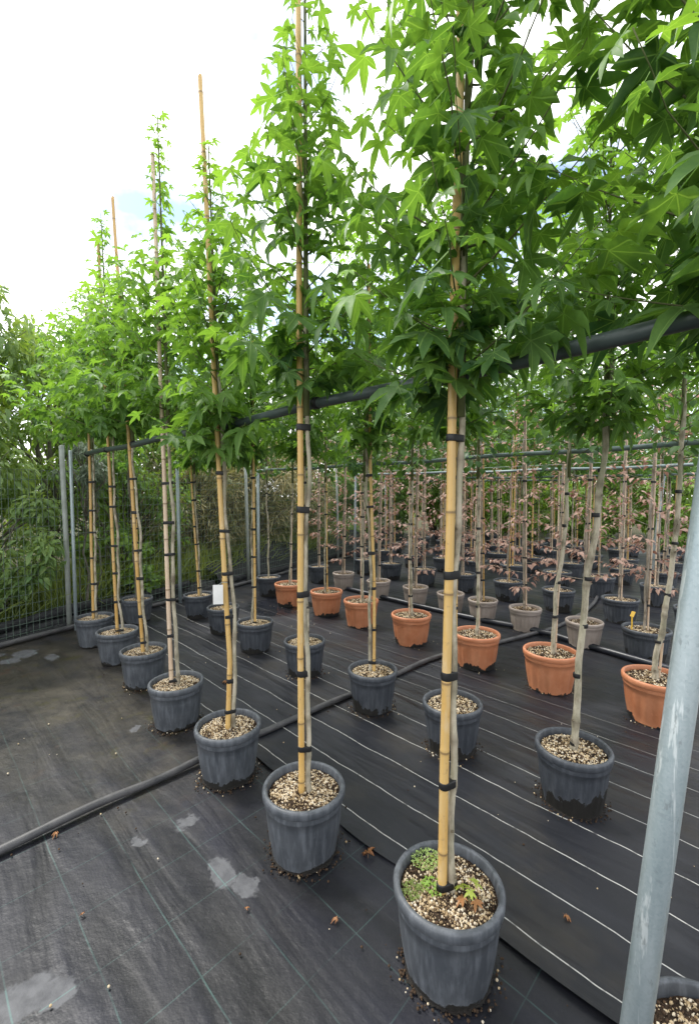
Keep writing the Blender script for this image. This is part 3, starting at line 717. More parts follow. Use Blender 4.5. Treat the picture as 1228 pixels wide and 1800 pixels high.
for i, (key, loc, sb, st, tb, lead, rd, nb, smat, sr, tr, z0) in enumerate(ROWA):
    stk = [(sb[0], sb[1], .24), st]
    ax = ax_lin(stk[0], stk[1])
    off = (tb[0] , tb[1])
    rs = np.random.RandomState(50 + i)
    tz = [.24, .55, .95, 1.35, 1.75, 2.2]
    trk = []
    for z in tz:
        a = ax(z); trk.append((a[0] + off[0] * 1.02 + rs.uniform(-.004, .006), a[1] + off[1] * 1.02 + rs.uniform(-.004, .006), z))
    trk[0] = (trk[0][0] + .006, trk[0][1], .24)
    if key == 'A3': stk = [(sb[0], sb[1], .24), (.014, 0, .62), (-.028, 0, 1.5), st]; trk = [(.026, .006, .24), (.040, .006, .62), (-.002, .008, 1.5), (-.012, .008, 1.75), (-.03, .008, 2.2)]
    lab = ('sweetgum tree in black pot beside the leaning galvanised pole, leaves overhanging the dark rail' if i == 0 else
           {1: 'sweetgum on yellow bamboo in black pot with green weeds on its gravel',
            2: 'second sweetgum from the galvanised pole, in grey worn pot with muddy foot',
            3: 'sweetgum with bare cane tip above its leaves, pot touching the grey hose',
            4: 'sweetgum tied to pale pinkish cane, fourth pot from the galvanised pole',
            5: 'fifth sweetgum from the galvanised pole, honey cane sticking out above leaves',
            6: 'sixth sweetgum from the galvanised pole, in worn black pot with slender leafy leader',
            7: 'last sweetgum of the railed row, pot against the slim post by the fence'}[i])
    ties = [.30, .55, .80, 1.05, 1.32, 1.58] if i != 1 else [.29, .60, .91, 1.29, 1.62]
    if i == 2: ties = [.39, .73, 1.08, 1.42, 1.72]
    potted_tree('potted_sweetgum_tree', loc, 'black', 100 + i, lab, 'tree', GA, stk, smat, sr, trk, tr, 'bark', ties,
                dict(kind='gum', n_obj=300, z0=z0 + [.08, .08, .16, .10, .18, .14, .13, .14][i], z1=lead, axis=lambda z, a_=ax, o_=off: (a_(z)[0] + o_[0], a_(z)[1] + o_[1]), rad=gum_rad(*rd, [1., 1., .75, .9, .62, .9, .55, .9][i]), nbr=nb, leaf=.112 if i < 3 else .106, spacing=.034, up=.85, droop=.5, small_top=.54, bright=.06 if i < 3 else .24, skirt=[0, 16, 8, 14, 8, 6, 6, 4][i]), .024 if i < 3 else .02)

# ------------------------------------------------------------------ second row B
ROWB = [
 ('B0', (1.60, 1.62), [(.02, 0, .24), (.03, 0, 2.8)], [(-.008, .0, .24), (.0, .0, 1.), (.005, .01, 1.75), (.01, .01, 2.2)], .0115, (.52, .50, .22), 3.3),
 ('B1', (1.08, 2.09), None, [(.0, .0, .24), (.012, .0, .62), (.034, 0, .8), (.055, 0, 1.12), (.093, 0, 1.5), (.12, .0, 1.78), (.13, 0, 2.3)], .0165, (.50, .46, .22), 3.3),
 ('B2', (.60, 2.54), [(.012, 0, .24), (.012, 0, 2.9)], [(-.014, .0, .24), (-.006, .0, 1.), (-.01, .01, 1.75), (0, .01, 2.2)], .0105, (.42, .40, .14), 3.4),
 ('B3', (.16, 3.02), [(.010, .0, .24), (.008, 0, .9), (-.02, .0, 1.7), (-.03, 0, 3.0)], [(-.018, .0, .24), (-.018, .0, .9), (-.044, 0, 1.7), (-.05, 0, 2.2)], .0105, (.42, .40, .14), 3.3),
 ('B4', (-.37, 3.61), [(.0, .0, .24), (-.02, 0, 2.8)], [(.024, .0, .24), (.01, .01, 1.7), (0, .01, 2.2)], .0105, (.42, .40, .14), 3.1),
 ('B5', (-.89, 4.14), [(.0, .0, .24), (.0, 0, 2.9)], [(-.024, .0, .24), (-.024, .01, .8), (-.018, .01, 1.7), (-.01, 0, 2.2)], .010, (.44, .40, .12), 3.2),
 ('B6', (-1.34, 4.67), [(.0, .0, .24), (-.02, 0, 2.7)], [(.024, .0, .24), (.0, .02, 1.7), (0, .01, 2.2)], .010, (.44, .40, .12), 3.1),
 ('B7', (-1.80, 5.24), [(.01, .0, .24), (-.06, 0, 1.6), (-.07, 0, 2.8)], [(.03, .01, .24), (-.03, .015, 1.6), (-.045, 0, 2.2)], .010, (.48, .40, .12), 3.1)]
for i, (key, loc, stk, trk, tr, rd, lead) in enumerate(ROWB):
    ax = ax_lin((trk[-2][0], trk[-2][1], trk[-2][2]), (trk[-1][0] * .8, trk[-1][1], 3.2))
    lab = ['sweetgum overhanging from behind the galvanised pole, next to the crooked trunk', 'sweetgum with bare crooked grey trunk in dark pot, before the terracotta pots', 'sweetgum in dark pot with mud splashes, standing behind the weedy potted tree',
           'sweetgum in dark pot with the grey hose against its side', 'sweetgum in dark pot, third from the crooked trunk away from hose crossing',
           'sweetgum in dark pot with pale patches, two pots past the hose', 'sweetgum in small dark pot with a white tag on its cane', 'last sweetgum of the unrailed second row, by the fence drape'][i]
    potted_tree('potted_sweetgum_tree', loc, 'dark', 200 + i, lab, 'tree', 'sweetgum trees of the second row', stk, 'bamboo', .0115, trk, tr, 'bark', [.30, .58, .85, 1.1, 1.36, 1.6],
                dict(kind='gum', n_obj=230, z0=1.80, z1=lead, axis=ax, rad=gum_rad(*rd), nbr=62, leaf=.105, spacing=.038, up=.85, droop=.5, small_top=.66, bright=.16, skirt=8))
# ragged tree by the fence
potted_tree('potted_tree', (-2.44, 5.05), 'black', 230, 'dark grey trunk with close black bands in a large pot by the fence', 'tree', None, [(.025, .01, .24), (.01, .01, 1.5)], 'bamboo_b', .007,
            [(.0, .0, .24), (-.02, 0, .8), (-.05, .0, 1.4), (-.06, 0, 2.2)], .015, 'bark_dark', [.4, .52, .65, .78, .92, 1.06, 1.2, 1.35, 1.5],
            dict(kind='gum', n_obj=120, z0=1.8, z1=2.9, axis=lambda z: (-.06, 0), rad=gum_rad(.36, .3, .1), nbr=26, leaf=.1, spacing=.05, up=1., droop=.7))

# ------------------------------------------------------------------ row C: terracotta pots
ROWC = [
 ((2.01, 2.86), [(.0, .0, .25), (-.005, 0, .45), (.03, 0, .62), (.09, 0, 1.1), (.115, 0, 1.75), (.12, 0, 2.3)], .017, [(.03, .02, .25), (.07, .02, .8), (.12, .02, 1.5)], 'terra'),
 ((1.53, 3.33), [(.015, .0, .25), (.03, 0, .6), (.085, 0, 1.2), (.11, 0, 1.75), (.12, 0, 2.3)], .015, [(.04, .01, .25), (.05, .01, .6), (.10, .02, 1.4)], 'terra'),
 ((1.09, 3.76), [(.0, .0, .25), (.005, 0, .9), (-.005, 0, 1.6), (.0, 0, 2.2)], .0125, [(.02, .0, .25), (.016, .01, 1.6)], 'terra'),
 ((.61, 4.34), [(.01, .0, .25), (-.01, 0, .7), (.0, 0, 1.6), (.0, 0, 2.2)], .012, [(-.02, .0, .25), (-.025, .01, 1.6)], 'terra'),
 ((.13, 4.91), [(.02, .0, .25), (.015, 0, .7), (.03, 0, 1.6), (.03, 0, 2.2)], .011, [(-.0, .0, .25), (.0, .01, 1.7)], 'terra'),
 ((-.28, 5.36), [(-.02, .0, .25), (-.015, 0, .7), (-.01, 0, 1.6), (.0, 0, 2.2)], .010, [(.01, .0, .25), (.0, .01, 2.3)], 'terra'),
 ((-.79, 5.80), [(-.0, .0, .25), (.015, 0, .7), (.05, 0, 1.6), (.06, 0, 2.2)], .010, [(.02, .0, .25), (.05, .01, 1.7)], 'terra'),
 ((-1.16, 6.33), [(-.0, .0, .25), (-.0, 0, .7), (-.02, 0, 1.6), (-.02, 0, 2.2)], .012, None, 'dark')]
for i, (loc, trk, tr, stk, pk) in enumerate(ROWC):
    lab = ['round-leaved tree in terracotta pot behind the galvanised pole', 'tree with straight leaning trunk in terracotta pot, second from the galvanised pole',
           'slim trunk with round dark leaves in terracotta pot, third from the pole', 'tree in terracotta pot standing just past the shiny black pipe end, fourth from pole',
           'fifth terracotta pot from the pole, tree with pale leaning stem', 'sixth terracotta pot from the pole, with yellow cane', 'last terracotta pot of its row, two pale thin stems', 'dark pot with a pale bare stem ending the terracotta row'][i]
    potted_tree('potted_tree', loc, pk, 300 + i, lab, 'tree', 'trees in terracotta pots' if pk == 'terra' else None, stk, 'bamboo_pale' if i != 5 else 'bamboo', .0075, trk, tr, 'bark', [.5, .85, 1.2, 1.5],
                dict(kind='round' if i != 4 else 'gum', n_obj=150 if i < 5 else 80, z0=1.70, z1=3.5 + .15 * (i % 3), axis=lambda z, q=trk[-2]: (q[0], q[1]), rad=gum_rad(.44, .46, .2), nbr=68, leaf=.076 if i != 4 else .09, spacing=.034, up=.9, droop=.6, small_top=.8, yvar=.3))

# ------------------------------------------------------------------ rows D, E: tricolour beeches
def beech(loc, pot, seed, label, group, tall=2.6, mat='bamboo_pale', n_obj=0, low=.45):
    rs = np.random.RandomState(seed); dx, dy = rs.uniform(-.05, .05, 2)
    stk = [(.012, .0, .25), (.012 + dx, dy, 2.3)]; trk = [(-.012, .006, .25), (-.014 + dx * .3, .006, .8), (-.008 + dx * .8, .008 + dy * .8, 1.7), (dx, dy, 2.3)]
    return potted_tree('potted_beech_tree', loc, pot, seed, label, 'tree', group, stk, mat, .0085, trk, .0095, 'bark_pale', [.5, .8, 1.2, 1.6],
                dict(kind='beech', n_obj=n_obj, z0=low, z1=tall, axis=ax_lin((-.012, .006, .25), (dx, dy, 2.3)), rad=gum_rad(.34, .32, .2), nbr=24, leaf=.068, spacing=.018, up=.35, droop=.3, small_top=.9, yvar=.5))
ROWD = [((2.66, 3.93), 'wide', 'pink-leaved beech in dark ribbed pot with a yellow tag'), ((2.28, 4.26), 'taupe', 'pink-leaved beech in taupe pot, next to the pot with yellow tag'),
        ((1.90, 4.75), 'taupe', 'bushy low pink-leaved beech in taupe pot where hose meets shiny pipe'), ((1.55, 5.11), 'taupe', 'beech on honey cane in taupe pot, third of the taupe pots'),
        ((1.25, 5.44), 'taupe', 'pink-leaved beech in taupe pot, fourth of the taupe pots'), ((.87, 5.81), 'taupe', 'pink-leaved beech in taupe pot, fifth of the taupe pots'),
        ((.41, 6.21), 'taupe', 'pink-leaved beech in taupe pot, sixth of the taupe pots'), ((-.09, 6.79), 'taupe', 'last beech in taupe pot towards the fence'),
        ((-.50, 7.25), 'dark', 'pink-leaved beech in tall dark pot ending the taupe row')]
for i, (loc, pk, lab) in enumerate(ROWD): beech(loc, pk, 400 + i, lab, 'beeches of the taupe pot row', 2.5, 'bamboo_b' if i == 3 else 'bamboo_pale', 120 if i < 4 else 0, .42 if i in (2, 5, 7) else .62)
ROWE = [(3.62, 4.60), (3.11, 5.05), (2.62, 5.52), (2.18, 6.06), (1.69, 6.59), (1.19, 7.02), (.71, 7.56), (.28, 8.0)]
for i, loc in enumerate(ROWE): beech(loc, 'wide', 450 + i, ORD[i] + ' beech from the galvanised pole side, in wide dark pot behind the taupe pots', 'beeches of the wide dark pot row', 2.7, 'bamboo_pale' if i != 3 else 'bamboo', 0, .5)

# ------------------------------------------------------------------ rows further back: simple copies of three models
def copy_tree(o, parent=None):
    c = o.copy(); COL.objects.link(c); c.parent = parent
    for ch in list(o.children): copy_tree(ch, c)
    return c
def back_model(seed, kind, stakem):
    rs = np.random.RandomState(seed); dx = rs.uniform(-.06, .06)
    return potted_tree('potted_tree', (0, 0), 'wide', seed, 'x', 'tree', 'x', [(.015, 0, .25), (.015 + dx, 0, 2.9)], stakem, .011, [(-.012, .0, .25), (-.012 + dx * .7, 0, 1.8), (dx, 0, 2.3)], .011, 'bark_pale', [.6, 1.2],
        dict(kind=kind, n_obj=0, z0=1.72, z1=3.9, axis=lambda z: (dx * .8, 0), rad=gum_rad(.48, .52, .2), nbr=70, leaf=.085 if kind == 'round' else .10, spacing=.05, up=.8, droop=.5, small_top=.8))
models = [back_model(500, 'gum', 'bamboo'), back_model(501, 'round', 'bamboo_pale'), back_model(502, 'gum', 'bamboo_b'), back_model(503, 'round', 'bamboo_pale')]
ud = np.array((-.70, .714)); k = 0; rs = np.random.RandomState(9)
rowlab = ['tree from the pole end in the first row behind the dark-potted beeches', 'tree from the pole end in the second row behind the dark-potted beeches',
          'tree from the pole end in the third row behind the dark-potted beeches', 'tree from the pole end in the fourth row behind the dark-potted beeches', 'tree from the pole end in the fifth row behind the dark-potted beeches']
ORD2 = ORD + ['tenth', 'eleventh', 'twelfth', 'thirteenth', 'fourteenth', 'fifteenth', 'sixteenth']
for r_i, s in enumerate((9.85, 11.5, 13.2, 14.8, 16.5)):
    cnt = -1; Y = s / 1.85; p = np.array((s - Y, Y)); step = .67 if r_i < 3 else .85
    while (p - F0) @ FN < -.5:
        q = p + rs.uniform(-.05, .05, 2)
        if in_view(np.array([[q[0], q[1], 1.0]]))[0] or k < 4:
            o = models[k] if k < 4 else copy_tree(models[rs.randint(4)])
            o.location = (q[0], q[1], 0); o.rotation_euler.z = rs.uniform(0, 6.28); sc_ = rs.uniform(.95, 1.1); o.scale = (sc_, sc_, sc_)
            cnt += 1; o['label'] = ORD2[cnt] + ' ' + rowlab[r_i]; o['group'] = 'potted trees of back row %s' % ORD[r_i]; k += 1
        p = p + ud * step

# ------------------------------------------------------------------ rails and posts
def rail(p0, p1, r, mat, label, z0=1.8, z1=1.8):
    m = MB(); n = 40; a = np.array((*p0, z0)); b = np.array((*p1, z1)); pts = [a + (b - a) * i / n + np.array((0, 0, .006 * math.sin(i * .55) - .012 * math.sin(math.pi * i / n))) for i in range(n + 1)]
    m.tube(pts, r, 16); return tag(m.build('support_rail', mat), label, 'rail')
q0 = np.array((.31, 1.34)); off = np.array((.03, .032))
rl = rail(q0 + off - ud * 1.25, q0 + off + ud * 4.12, .0205, M['rail'], 'dark coated pipe rail the row of sweetgums is tied to', 1.872, 1.858)
m = MB()
for i, s in enumerate((-.655, .0, .68, 1.34, 2.05, 2.83, 3.48, 4.08)):      # couplings and tie bundles on the rail
    p = q0 + off + ud * s; m = MB(); c = np.array((*p, 1.868 - .002 * i)); u3 = np.array((*ud, 0)); hw = (.012, .034, .012, .009, .02, .012, .012, .01)[i]; m.tube([c - u3 * (hw + .004), c - u3 * hw, c + u3 * hw, c + u3 * (hw + .004)], [.0215, .0245, .0245, .0215], 14); m.build('sleeve', M['rubber'], rl)
c0 = np.array((2.01, 2.86))
rail(c0 + np.array((.08, .06)) - ud * .9, np.array((-1.37, 6.66)), .018, M['rail_b'], 'grey green pipe rail running over the terracotta pots', 1.815, 1.80)
e0 = np.array((3.11, 5.05)); rail(e0 - ud * 1.1, np.array((.095, 8.2)), .018, M['rail_b'], 'pipe rail running over the wide dark pots of beeches', 1.77, 1.80)
g0 = np.array((4.9, 6.6)); rail(g0 - ud * .8, np.array((.86, 10.6)), .018, M['rail_b'], 'pipe rail over the second row behind the beeches', 1.745, 1.79)
rail(np.array((6.9, 7.9)), np.array((2.2, 12.6)), .018, M['rail_b'], 'pipe rail over the fourth row behind the beeches', 1.74, 1.78)
def wire(p0, p1, z0, z1, label):
    m = MB(); m.tube([(*p0, z0), (*((np.array(p0) + p1) / 2), (z0 + z1) / 2 - .02), (*p1, z1)], .0022, 5); tag(m.build('training_wire', M['string']), label, 'wire')
wire(c0 + np.array((.3, .3)) - ud * 1.2, np.array((-.9, 6.6)), 2.0, 1.93, 'thin pale wire above the rail of the terracotta row')
wire(e0 + np.array((.0, .05)) - ud * 1.1, np.array((.1, 8.25)), 1.84, 1.86, 'thin pale wire above the rail of the wide dark pots')
def post(p, top, r, mat, label, z0=-.01, seg=18):
    m = MB(); a = np.array((*p, z0)); b = np.array(top); d = b - a
    m.tube([a, a + d * .5, b - d * .004, b], [r, r, r, r * .86], seg); return tag(m.build('steel_post', mat), label, 'post')
# leaning galvanised pole next to the camera: axis passes (.557,.86,.467) and (.714,.86,1.51)
ax0, ax1 = np.array((.597, .865, .467)), np.array((.712, .875, 1.51)); dd = ax1 - ax0
a0 = ax0 - dd * (.467 + .01) / dd[2]; b0 = ax0 + dd * (1.95 - .467) / dd[2]
post(a0[:2], b0, .0270, M['galv'], 'thick leaning galvanised steel pole standing between the first pots', a0[2], 28)
post((-2.955, 4.74), (-2.975, 4.76, 1.93), .017, M['galv'], 'slim galvanised post ending the dark rail, by the fence')
post((-1.37, 6.66), (-1.37, 6.66, 1.80), .022, M['galv'], 'galvanised post ending the rail of the terracotta row')
post((.095, 8.2), (.115, 8.2, 1.83), .022, M['galv'], 'galvanised post ending the rail over the dark-potted beeches')
post((.86, 10.6), (.86, 10.6, 1.82), .022, M['galv'], 'galvanised post ending the rail of the second back row')
post((4.66, 6.84), (4.83, 6.85, 1.75), .026, M['galv'], 'leaning galvanised post in the second row behind the beeches')
post((-2.27, 5.9), (-2.28, 5.9, 1.9), .021, M['galv'], 'galvanised post beside the pot with close black bands')

# ------------------------------------------------------------------ fence
fr = empty('wire_fence', (*fence_pt(0), 0), 'green welded wire fence on grey posts along the nursery edge', 'fence')
fm = MB(); Hf = 1.72
def fbar(s0, z0, s1, z1, r):
    a, b = fence_pt(s0) - F0, fence_pt(s1) - F0; fm.tube([(a[0], a[1], z0), (b[0], b[1], z1)], r, 4, False)
for i in range(int(13 / .06)):
    s = -3.4 + i * .06
    if s < 9.5: fbar(s, 0.02, s + .004 * math.sin(i), Hf, .0022)
for j in range(18): fbar(-3.4, .05 + j * .098, 9.5, .05 + j * .098, .0024)
tag(fm.build('wire_mesh', M['wire'], fr), kind='stuff')
for s in (-2.82, 0., 2.82, 5.64, 8.46):
    p = fence_pt(s, -.03) - F0; m = MB(); m.tube([(p[0], p[1], -.01), (p[0] - .01, p[1], 1.0), (p[0] - .03, p[1], 1.98), (p[0] - .03, p[1], 1.99)], [.026, .026, .026, .02], 16); m.build('post', M['galv_old'], fr)

# black pipes, hose and drapes on the ground
def hose(pts, r, mat, label, name='hose', z=None):
    P = [np.array(p, float) for p in pts]; m = MB(); path = []
    for i in range(len(P) - 1):
        for t in np.linspace(0, 1, 6, endpoint=False):
            a, b, c, d = P[max(i - 1, 0)], P[i], P[i + 1], P[min(i + 2, len(P) - 1)]
            q = .5 * ((2 * b) + (c - a) * t + (2 * a - 5 * b + 4 * c - d) * t * t + (3 * b - a - 3 * c + d) * t ** 3); path.append((*q, r + .003 + .004 * math.sin(3.1 * len(path) * .15)))
    path.append((*P[-1], r)); m.tube(path, r, 14); return tag(m.build(name, mat), label, 'pipe')
hose([(-2.3, .85), (-1.75, 1.45), (-1.441, 1.761), (-1.184, 2.034), (-.98, 2.219), (-.80, 2.40), (-.549, 2.645), (-.208, 2.963), (.025, 3.179), (.395, 3.535), (.789, 3.897), (1.397, 4.244), (1.803, 4.476), (2.412, 4.918), (3.3, 5.9), (4.17, 7.4)], .019, M['pipe'], 'long dull grey hose crossing the whole ground cloth between pots')
hose([(-.034, 6.62), (.649, 5.87), (1.416, 5.09), (2.0, 4.56), (2.235, 4.22), (2.56, 3.70), (2.95, 3.2)], .030, M['pipe_s'], 'shiny black pipe lying between terracotta and taupe pots', 'pipe')
hose([fence_pt(s, -.12 + .02 * math.sin(s * 2)) for s in (-3.4, -2., -1, -.3, .25, .9, 1.6, 2.4, 3.2, 4., 5., 6.5)], .026, M['pipe'], 'black pipe lying along the foot of the wire fence', 'pipe')
def drape(s0, s1, label, seed, h=.16, wd=.30):
    rs = np.random.RandomState(seed); n, c = 70, 14; V = []; T = []; ph = rs.uniform(0, 6, 6)
    for i in range(n):
        s = s0 + (s1 - s0) * i / (n - 1)
        for j in range(c):
            t = j / (c - 1); o = .0 + wd * t - .06; z = h * (math.sin(t * math.pi * .62) ** .8) * (1 + .25 * math.sin(s * 2.1 + ph[0])) + .018 * math.sin(t * 16 + ph[1] + .6 * math.sin(s * 3)) + .008 * math.sin(s * 9 + t * 5 + ph[2])
            p = fence_pt(s, o + .02 * math.sin(s * 3 + ph[3])); V.append((p[0], p[1], max(z, -.005) if j else -.012))
    for i in range(n - 1):
        for j in range(c - 1): q = i * c + j; T += [(q, q + 1, q + c + 1), (q, q + c + 1, q + c)]
    tag(link('shade_net_bundle', numesh('shade_net_bundle', np.array(V), np.array(T)), M['drape']), label, 'netting')
drape(-3.4, 2.2, 'bunched black netting along the fence foot by the slim posts', 3, .10, .30)
def roll(s0, s1, off, z, rad, lab, seed):
    rs = np.random.RandomState(seed); m = MB(); pts = []; rr = []
    for i in range(60):
        s = s0 + (s1 - s0) * i / 59; p = fence_pt(s, off + .02 * math.sin(s * 2.3 + seed)); pts.append((p[0], p[1], z + .012 * math.sin(s * 4 + seed))); rr.append(rad * (1 + .16 * math.sin(s * 7 + seed) + .1 * rs.uniform(-1, 1)))
    m.tube(pts, rr, 16); tag(m.build('netting_roll', M['drape']), lab, 'netting')
roll(-3.4, 1.7, .10, .15, .05, 'upper rolled black netting lying behind the fence foot', 1)
roll(-3.4, .9, .02, .055, .035, 'thin rolled black netting lying under the thicker roll', 2)
roll(2.3, 6.2, .03, .08, .06, 'rolled black netting at the foot of the netting bank', 3)
drape(2.25, 9.5, 'heaped black netting bank behind the dark pot ending the terracotta row', 4, .42, .75)

# ------------------------------------------------------------------ trees and shrubs beyond the fence
def bush(name, base, label, cat, mat, tpls, key, n, size, zc, rx, ry, rz, seed, n_obj=0, group=None, hang=.6, trunk_r=.07, clumps=60, stems=5, vlo=.1, vhi=.8, sticks=1.):
    rs = np.random.RandomState(seed); root = empty(name, (base[0], base[1], 0), label, cat, group); root.location.z = -.02
    tm = MB()
    for s in range(stems):
        a = rs.uniform(0, 6.28); e = (math.cos(a) * rx * .5, math.sin(a) * ry * .5, zc + rz * rs.uniform(.1, .6)); b = (rs.uniform(-.12, .12), rs.uniform(-.12, .12), 0)
        k = 7; pts = [(b[0] + (e[0] - b[0]) * (t / k) ** 1.5 + rs.normal(0, .03), b[1] + (e[1] - b[1]) * (t / k) ** 1.5 + rs.normal(0, .03), e[2] * t / k) for t in range(k + 1)]
        r = trunk_r * rs.uniform(.5, 1.); tm.tube(pts, [r * (1 - .8 * t / k) for t in range(k + 1)], 8)
    tm.build('trunk', M['bark_dark'], root)
    # clump centres spread through the volume, mostly near its skin
    d = rs.normal(size=(clumps, 3)); d /= np.linalg.norm(d, axis=1, keepdims=True); d *= rs.uniform(.35, 1., (clumps, 1)) ** .6
    C = d * np.array((rx, ry, rz)) + np.array((0, 0, zc)); C = C[C[:, 2] > .15]; cr = rs.uniform(.16, .42, len(C)) * (rx + rz) * .33
    tw = MB()
    for c, r in zip(C, cr):
        a = np.array((c[0] * .35, c[1] * .35, max(.1, c[2] - .5 * r - rs.uniform(.1, .5)))); mid = (a + c) / 2 + rs.normal(0, .05, 3); tw.tube([a, mid, c + (c - a) * .3], [.012, .008, .003], 5)
    cro = tw.build('crown', M['bark_dark'], root)
    ci = rs.choice(len(C), n, p=cr ** 2 / (cr ** 2).sum()); o = rs.normal(size=(n, 3)); o /= np.linalg.norm(o, axis=1, keepdims=True); rr = rs.uniform(0, 1, n) ** .45
    P = C[ci] + o * (rr * cr[ci])[:, None] * np.array((1, 1, .8)); keep = P[:, 2] > .08; P = P[keep]; o = o[keep]; ci = ci[keep]; n = len(P)
    f = o * np.array((1, 1, .35)) + rs.normal(0, .4, (n, 3)); f[:, 2] -= hang * rs.uniform(.2, 1.2, n); nm = rs.normal(0, .45, (n, 3)) + np.array((0, 0, 1.)) + o * .4
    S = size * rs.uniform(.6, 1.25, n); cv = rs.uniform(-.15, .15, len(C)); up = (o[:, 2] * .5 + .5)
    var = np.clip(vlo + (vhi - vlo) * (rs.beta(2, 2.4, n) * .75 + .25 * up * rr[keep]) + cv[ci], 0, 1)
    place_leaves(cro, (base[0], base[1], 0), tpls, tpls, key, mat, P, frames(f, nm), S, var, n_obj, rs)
    return root
B_ = lambda s, o: fence_pt(s, o)
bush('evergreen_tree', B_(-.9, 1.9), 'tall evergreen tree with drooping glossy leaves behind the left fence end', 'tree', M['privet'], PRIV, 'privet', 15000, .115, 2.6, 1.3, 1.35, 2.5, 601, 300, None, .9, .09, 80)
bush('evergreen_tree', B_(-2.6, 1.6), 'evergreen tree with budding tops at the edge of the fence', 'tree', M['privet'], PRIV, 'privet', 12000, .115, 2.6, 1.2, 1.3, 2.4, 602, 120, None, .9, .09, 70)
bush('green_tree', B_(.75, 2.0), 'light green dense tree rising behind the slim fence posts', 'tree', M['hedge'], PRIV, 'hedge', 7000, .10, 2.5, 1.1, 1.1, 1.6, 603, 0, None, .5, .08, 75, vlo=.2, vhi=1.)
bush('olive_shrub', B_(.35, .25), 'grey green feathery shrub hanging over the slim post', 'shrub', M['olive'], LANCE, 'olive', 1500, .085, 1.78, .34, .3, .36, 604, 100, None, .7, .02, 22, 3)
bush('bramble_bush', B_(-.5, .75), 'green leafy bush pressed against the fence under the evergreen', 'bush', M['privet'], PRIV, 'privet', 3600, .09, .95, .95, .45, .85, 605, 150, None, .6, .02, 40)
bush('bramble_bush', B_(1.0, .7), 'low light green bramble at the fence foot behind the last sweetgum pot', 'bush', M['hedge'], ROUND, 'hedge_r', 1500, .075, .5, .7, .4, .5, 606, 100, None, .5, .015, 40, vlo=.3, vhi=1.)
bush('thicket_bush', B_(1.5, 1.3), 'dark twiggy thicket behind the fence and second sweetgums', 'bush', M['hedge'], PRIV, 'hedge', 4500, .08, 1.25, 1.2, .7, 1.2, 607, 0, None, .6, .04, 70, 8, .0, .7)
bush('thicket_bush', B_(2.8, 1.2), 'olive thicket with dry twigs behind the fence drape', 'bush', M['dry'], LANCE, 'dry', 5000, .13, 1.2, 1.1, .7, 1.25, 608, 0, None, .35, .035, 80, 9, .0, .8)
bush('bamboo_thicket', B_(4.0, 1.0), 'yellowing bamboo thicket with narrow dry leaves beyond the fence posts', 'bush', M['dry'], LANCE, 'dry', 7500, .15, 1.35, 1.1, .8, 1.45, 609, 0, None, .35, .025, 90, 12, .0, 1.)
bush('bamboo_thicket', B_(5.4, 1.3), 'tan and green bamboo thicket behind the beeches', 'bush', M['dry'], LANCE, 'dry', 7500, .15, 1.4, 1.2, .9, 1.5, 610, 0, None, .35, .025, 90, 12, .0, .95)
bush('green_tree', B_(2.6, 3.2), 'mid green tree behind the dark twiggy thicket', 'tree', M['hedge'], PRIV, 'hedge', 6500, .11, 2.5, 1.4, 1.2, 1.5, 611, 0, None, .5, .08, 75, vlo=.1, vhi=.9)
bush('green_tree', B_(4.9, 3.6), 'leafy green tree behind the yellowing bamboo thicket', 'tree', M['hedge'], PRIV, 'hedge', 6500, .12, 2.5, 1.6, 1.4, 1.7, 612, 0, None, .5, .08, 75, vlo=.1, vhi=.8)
bgl = ['green tree behind the tan bamboo thicket', 'broad green tree far behind the beech rows', 'dark green tree far behind the potted rows', 'green tree past the end of the back rows', 'tree closing the far corner of the nursery', 'green tree beyond the back rows, towards the pole side', 'broad tree beyond the back rows on the pole side']
for i, (x, y) in enumerate(((1.4, 13.8), (3.0, 16.0), (5.6, 16.3), (8.0, 15.2), (10.2, 13.6), (12.0, 11.6), (7.0, 18.5))):
    bush('green_tree', (x, y), bgl[i], 'tree', M['hedge'], PRIV, 'hedge', 6500, .17, 2.4, 1.9, 1.6, 2.2, 620 + i, 0, 'trees beyond the back rows', .5, .1, 75, vlo=.05, vhi=.85)

for i, (x, y, lab) in enumerate(((-1.2, 12.2, 'dense green tree behind the bamboo thicket gap'), (-4.6, 9.6, 'dense tree far behind the left evergreen'), (-7.6, 7.6, 'dense dark tree far beyond the fence end'), (-3.0, 11.5, 'dense tree far behind the twiggy thicket'), (.6, 15.2, 'far green tree seen between the rail posts'))):
    bush('green_tree', (x, y), lab, 'tree', M['hedge'], PRIV, 'hedge', 6000, .17, 1.9, 1.9, 1.5, 2.0, 640 + i, 0, 'trees beyond the back rows', .5, .1, 70, vlo=.05, vhi=.8)
for i, (x, y, lab) in enumerate(((3.4, 14.2, 'low light green shrub behind the back rows, fence side'), (5.2, 13.2, 'low light green shrub behind the back rows, middle'), (6.9, 12.3, 'low light green shrub behind the back rows beside the middle one'), (8.6, 11.4, 'low light green shrub behind the back rows, toward the pole side'), (10.3, 10.2, 'low light green shrub at the pole-side end of the back rows'))):
    bush('green_shrub', (x, y), lab, 'shrub', M['hedge'], PRIV, 'hedge', 5000, .12, 1.25, 1.2, .9, 1.25, 660 + i, 0, 'shrubs behind the back rows', .5, .05, 70, vlo=.25, vhi=1.)

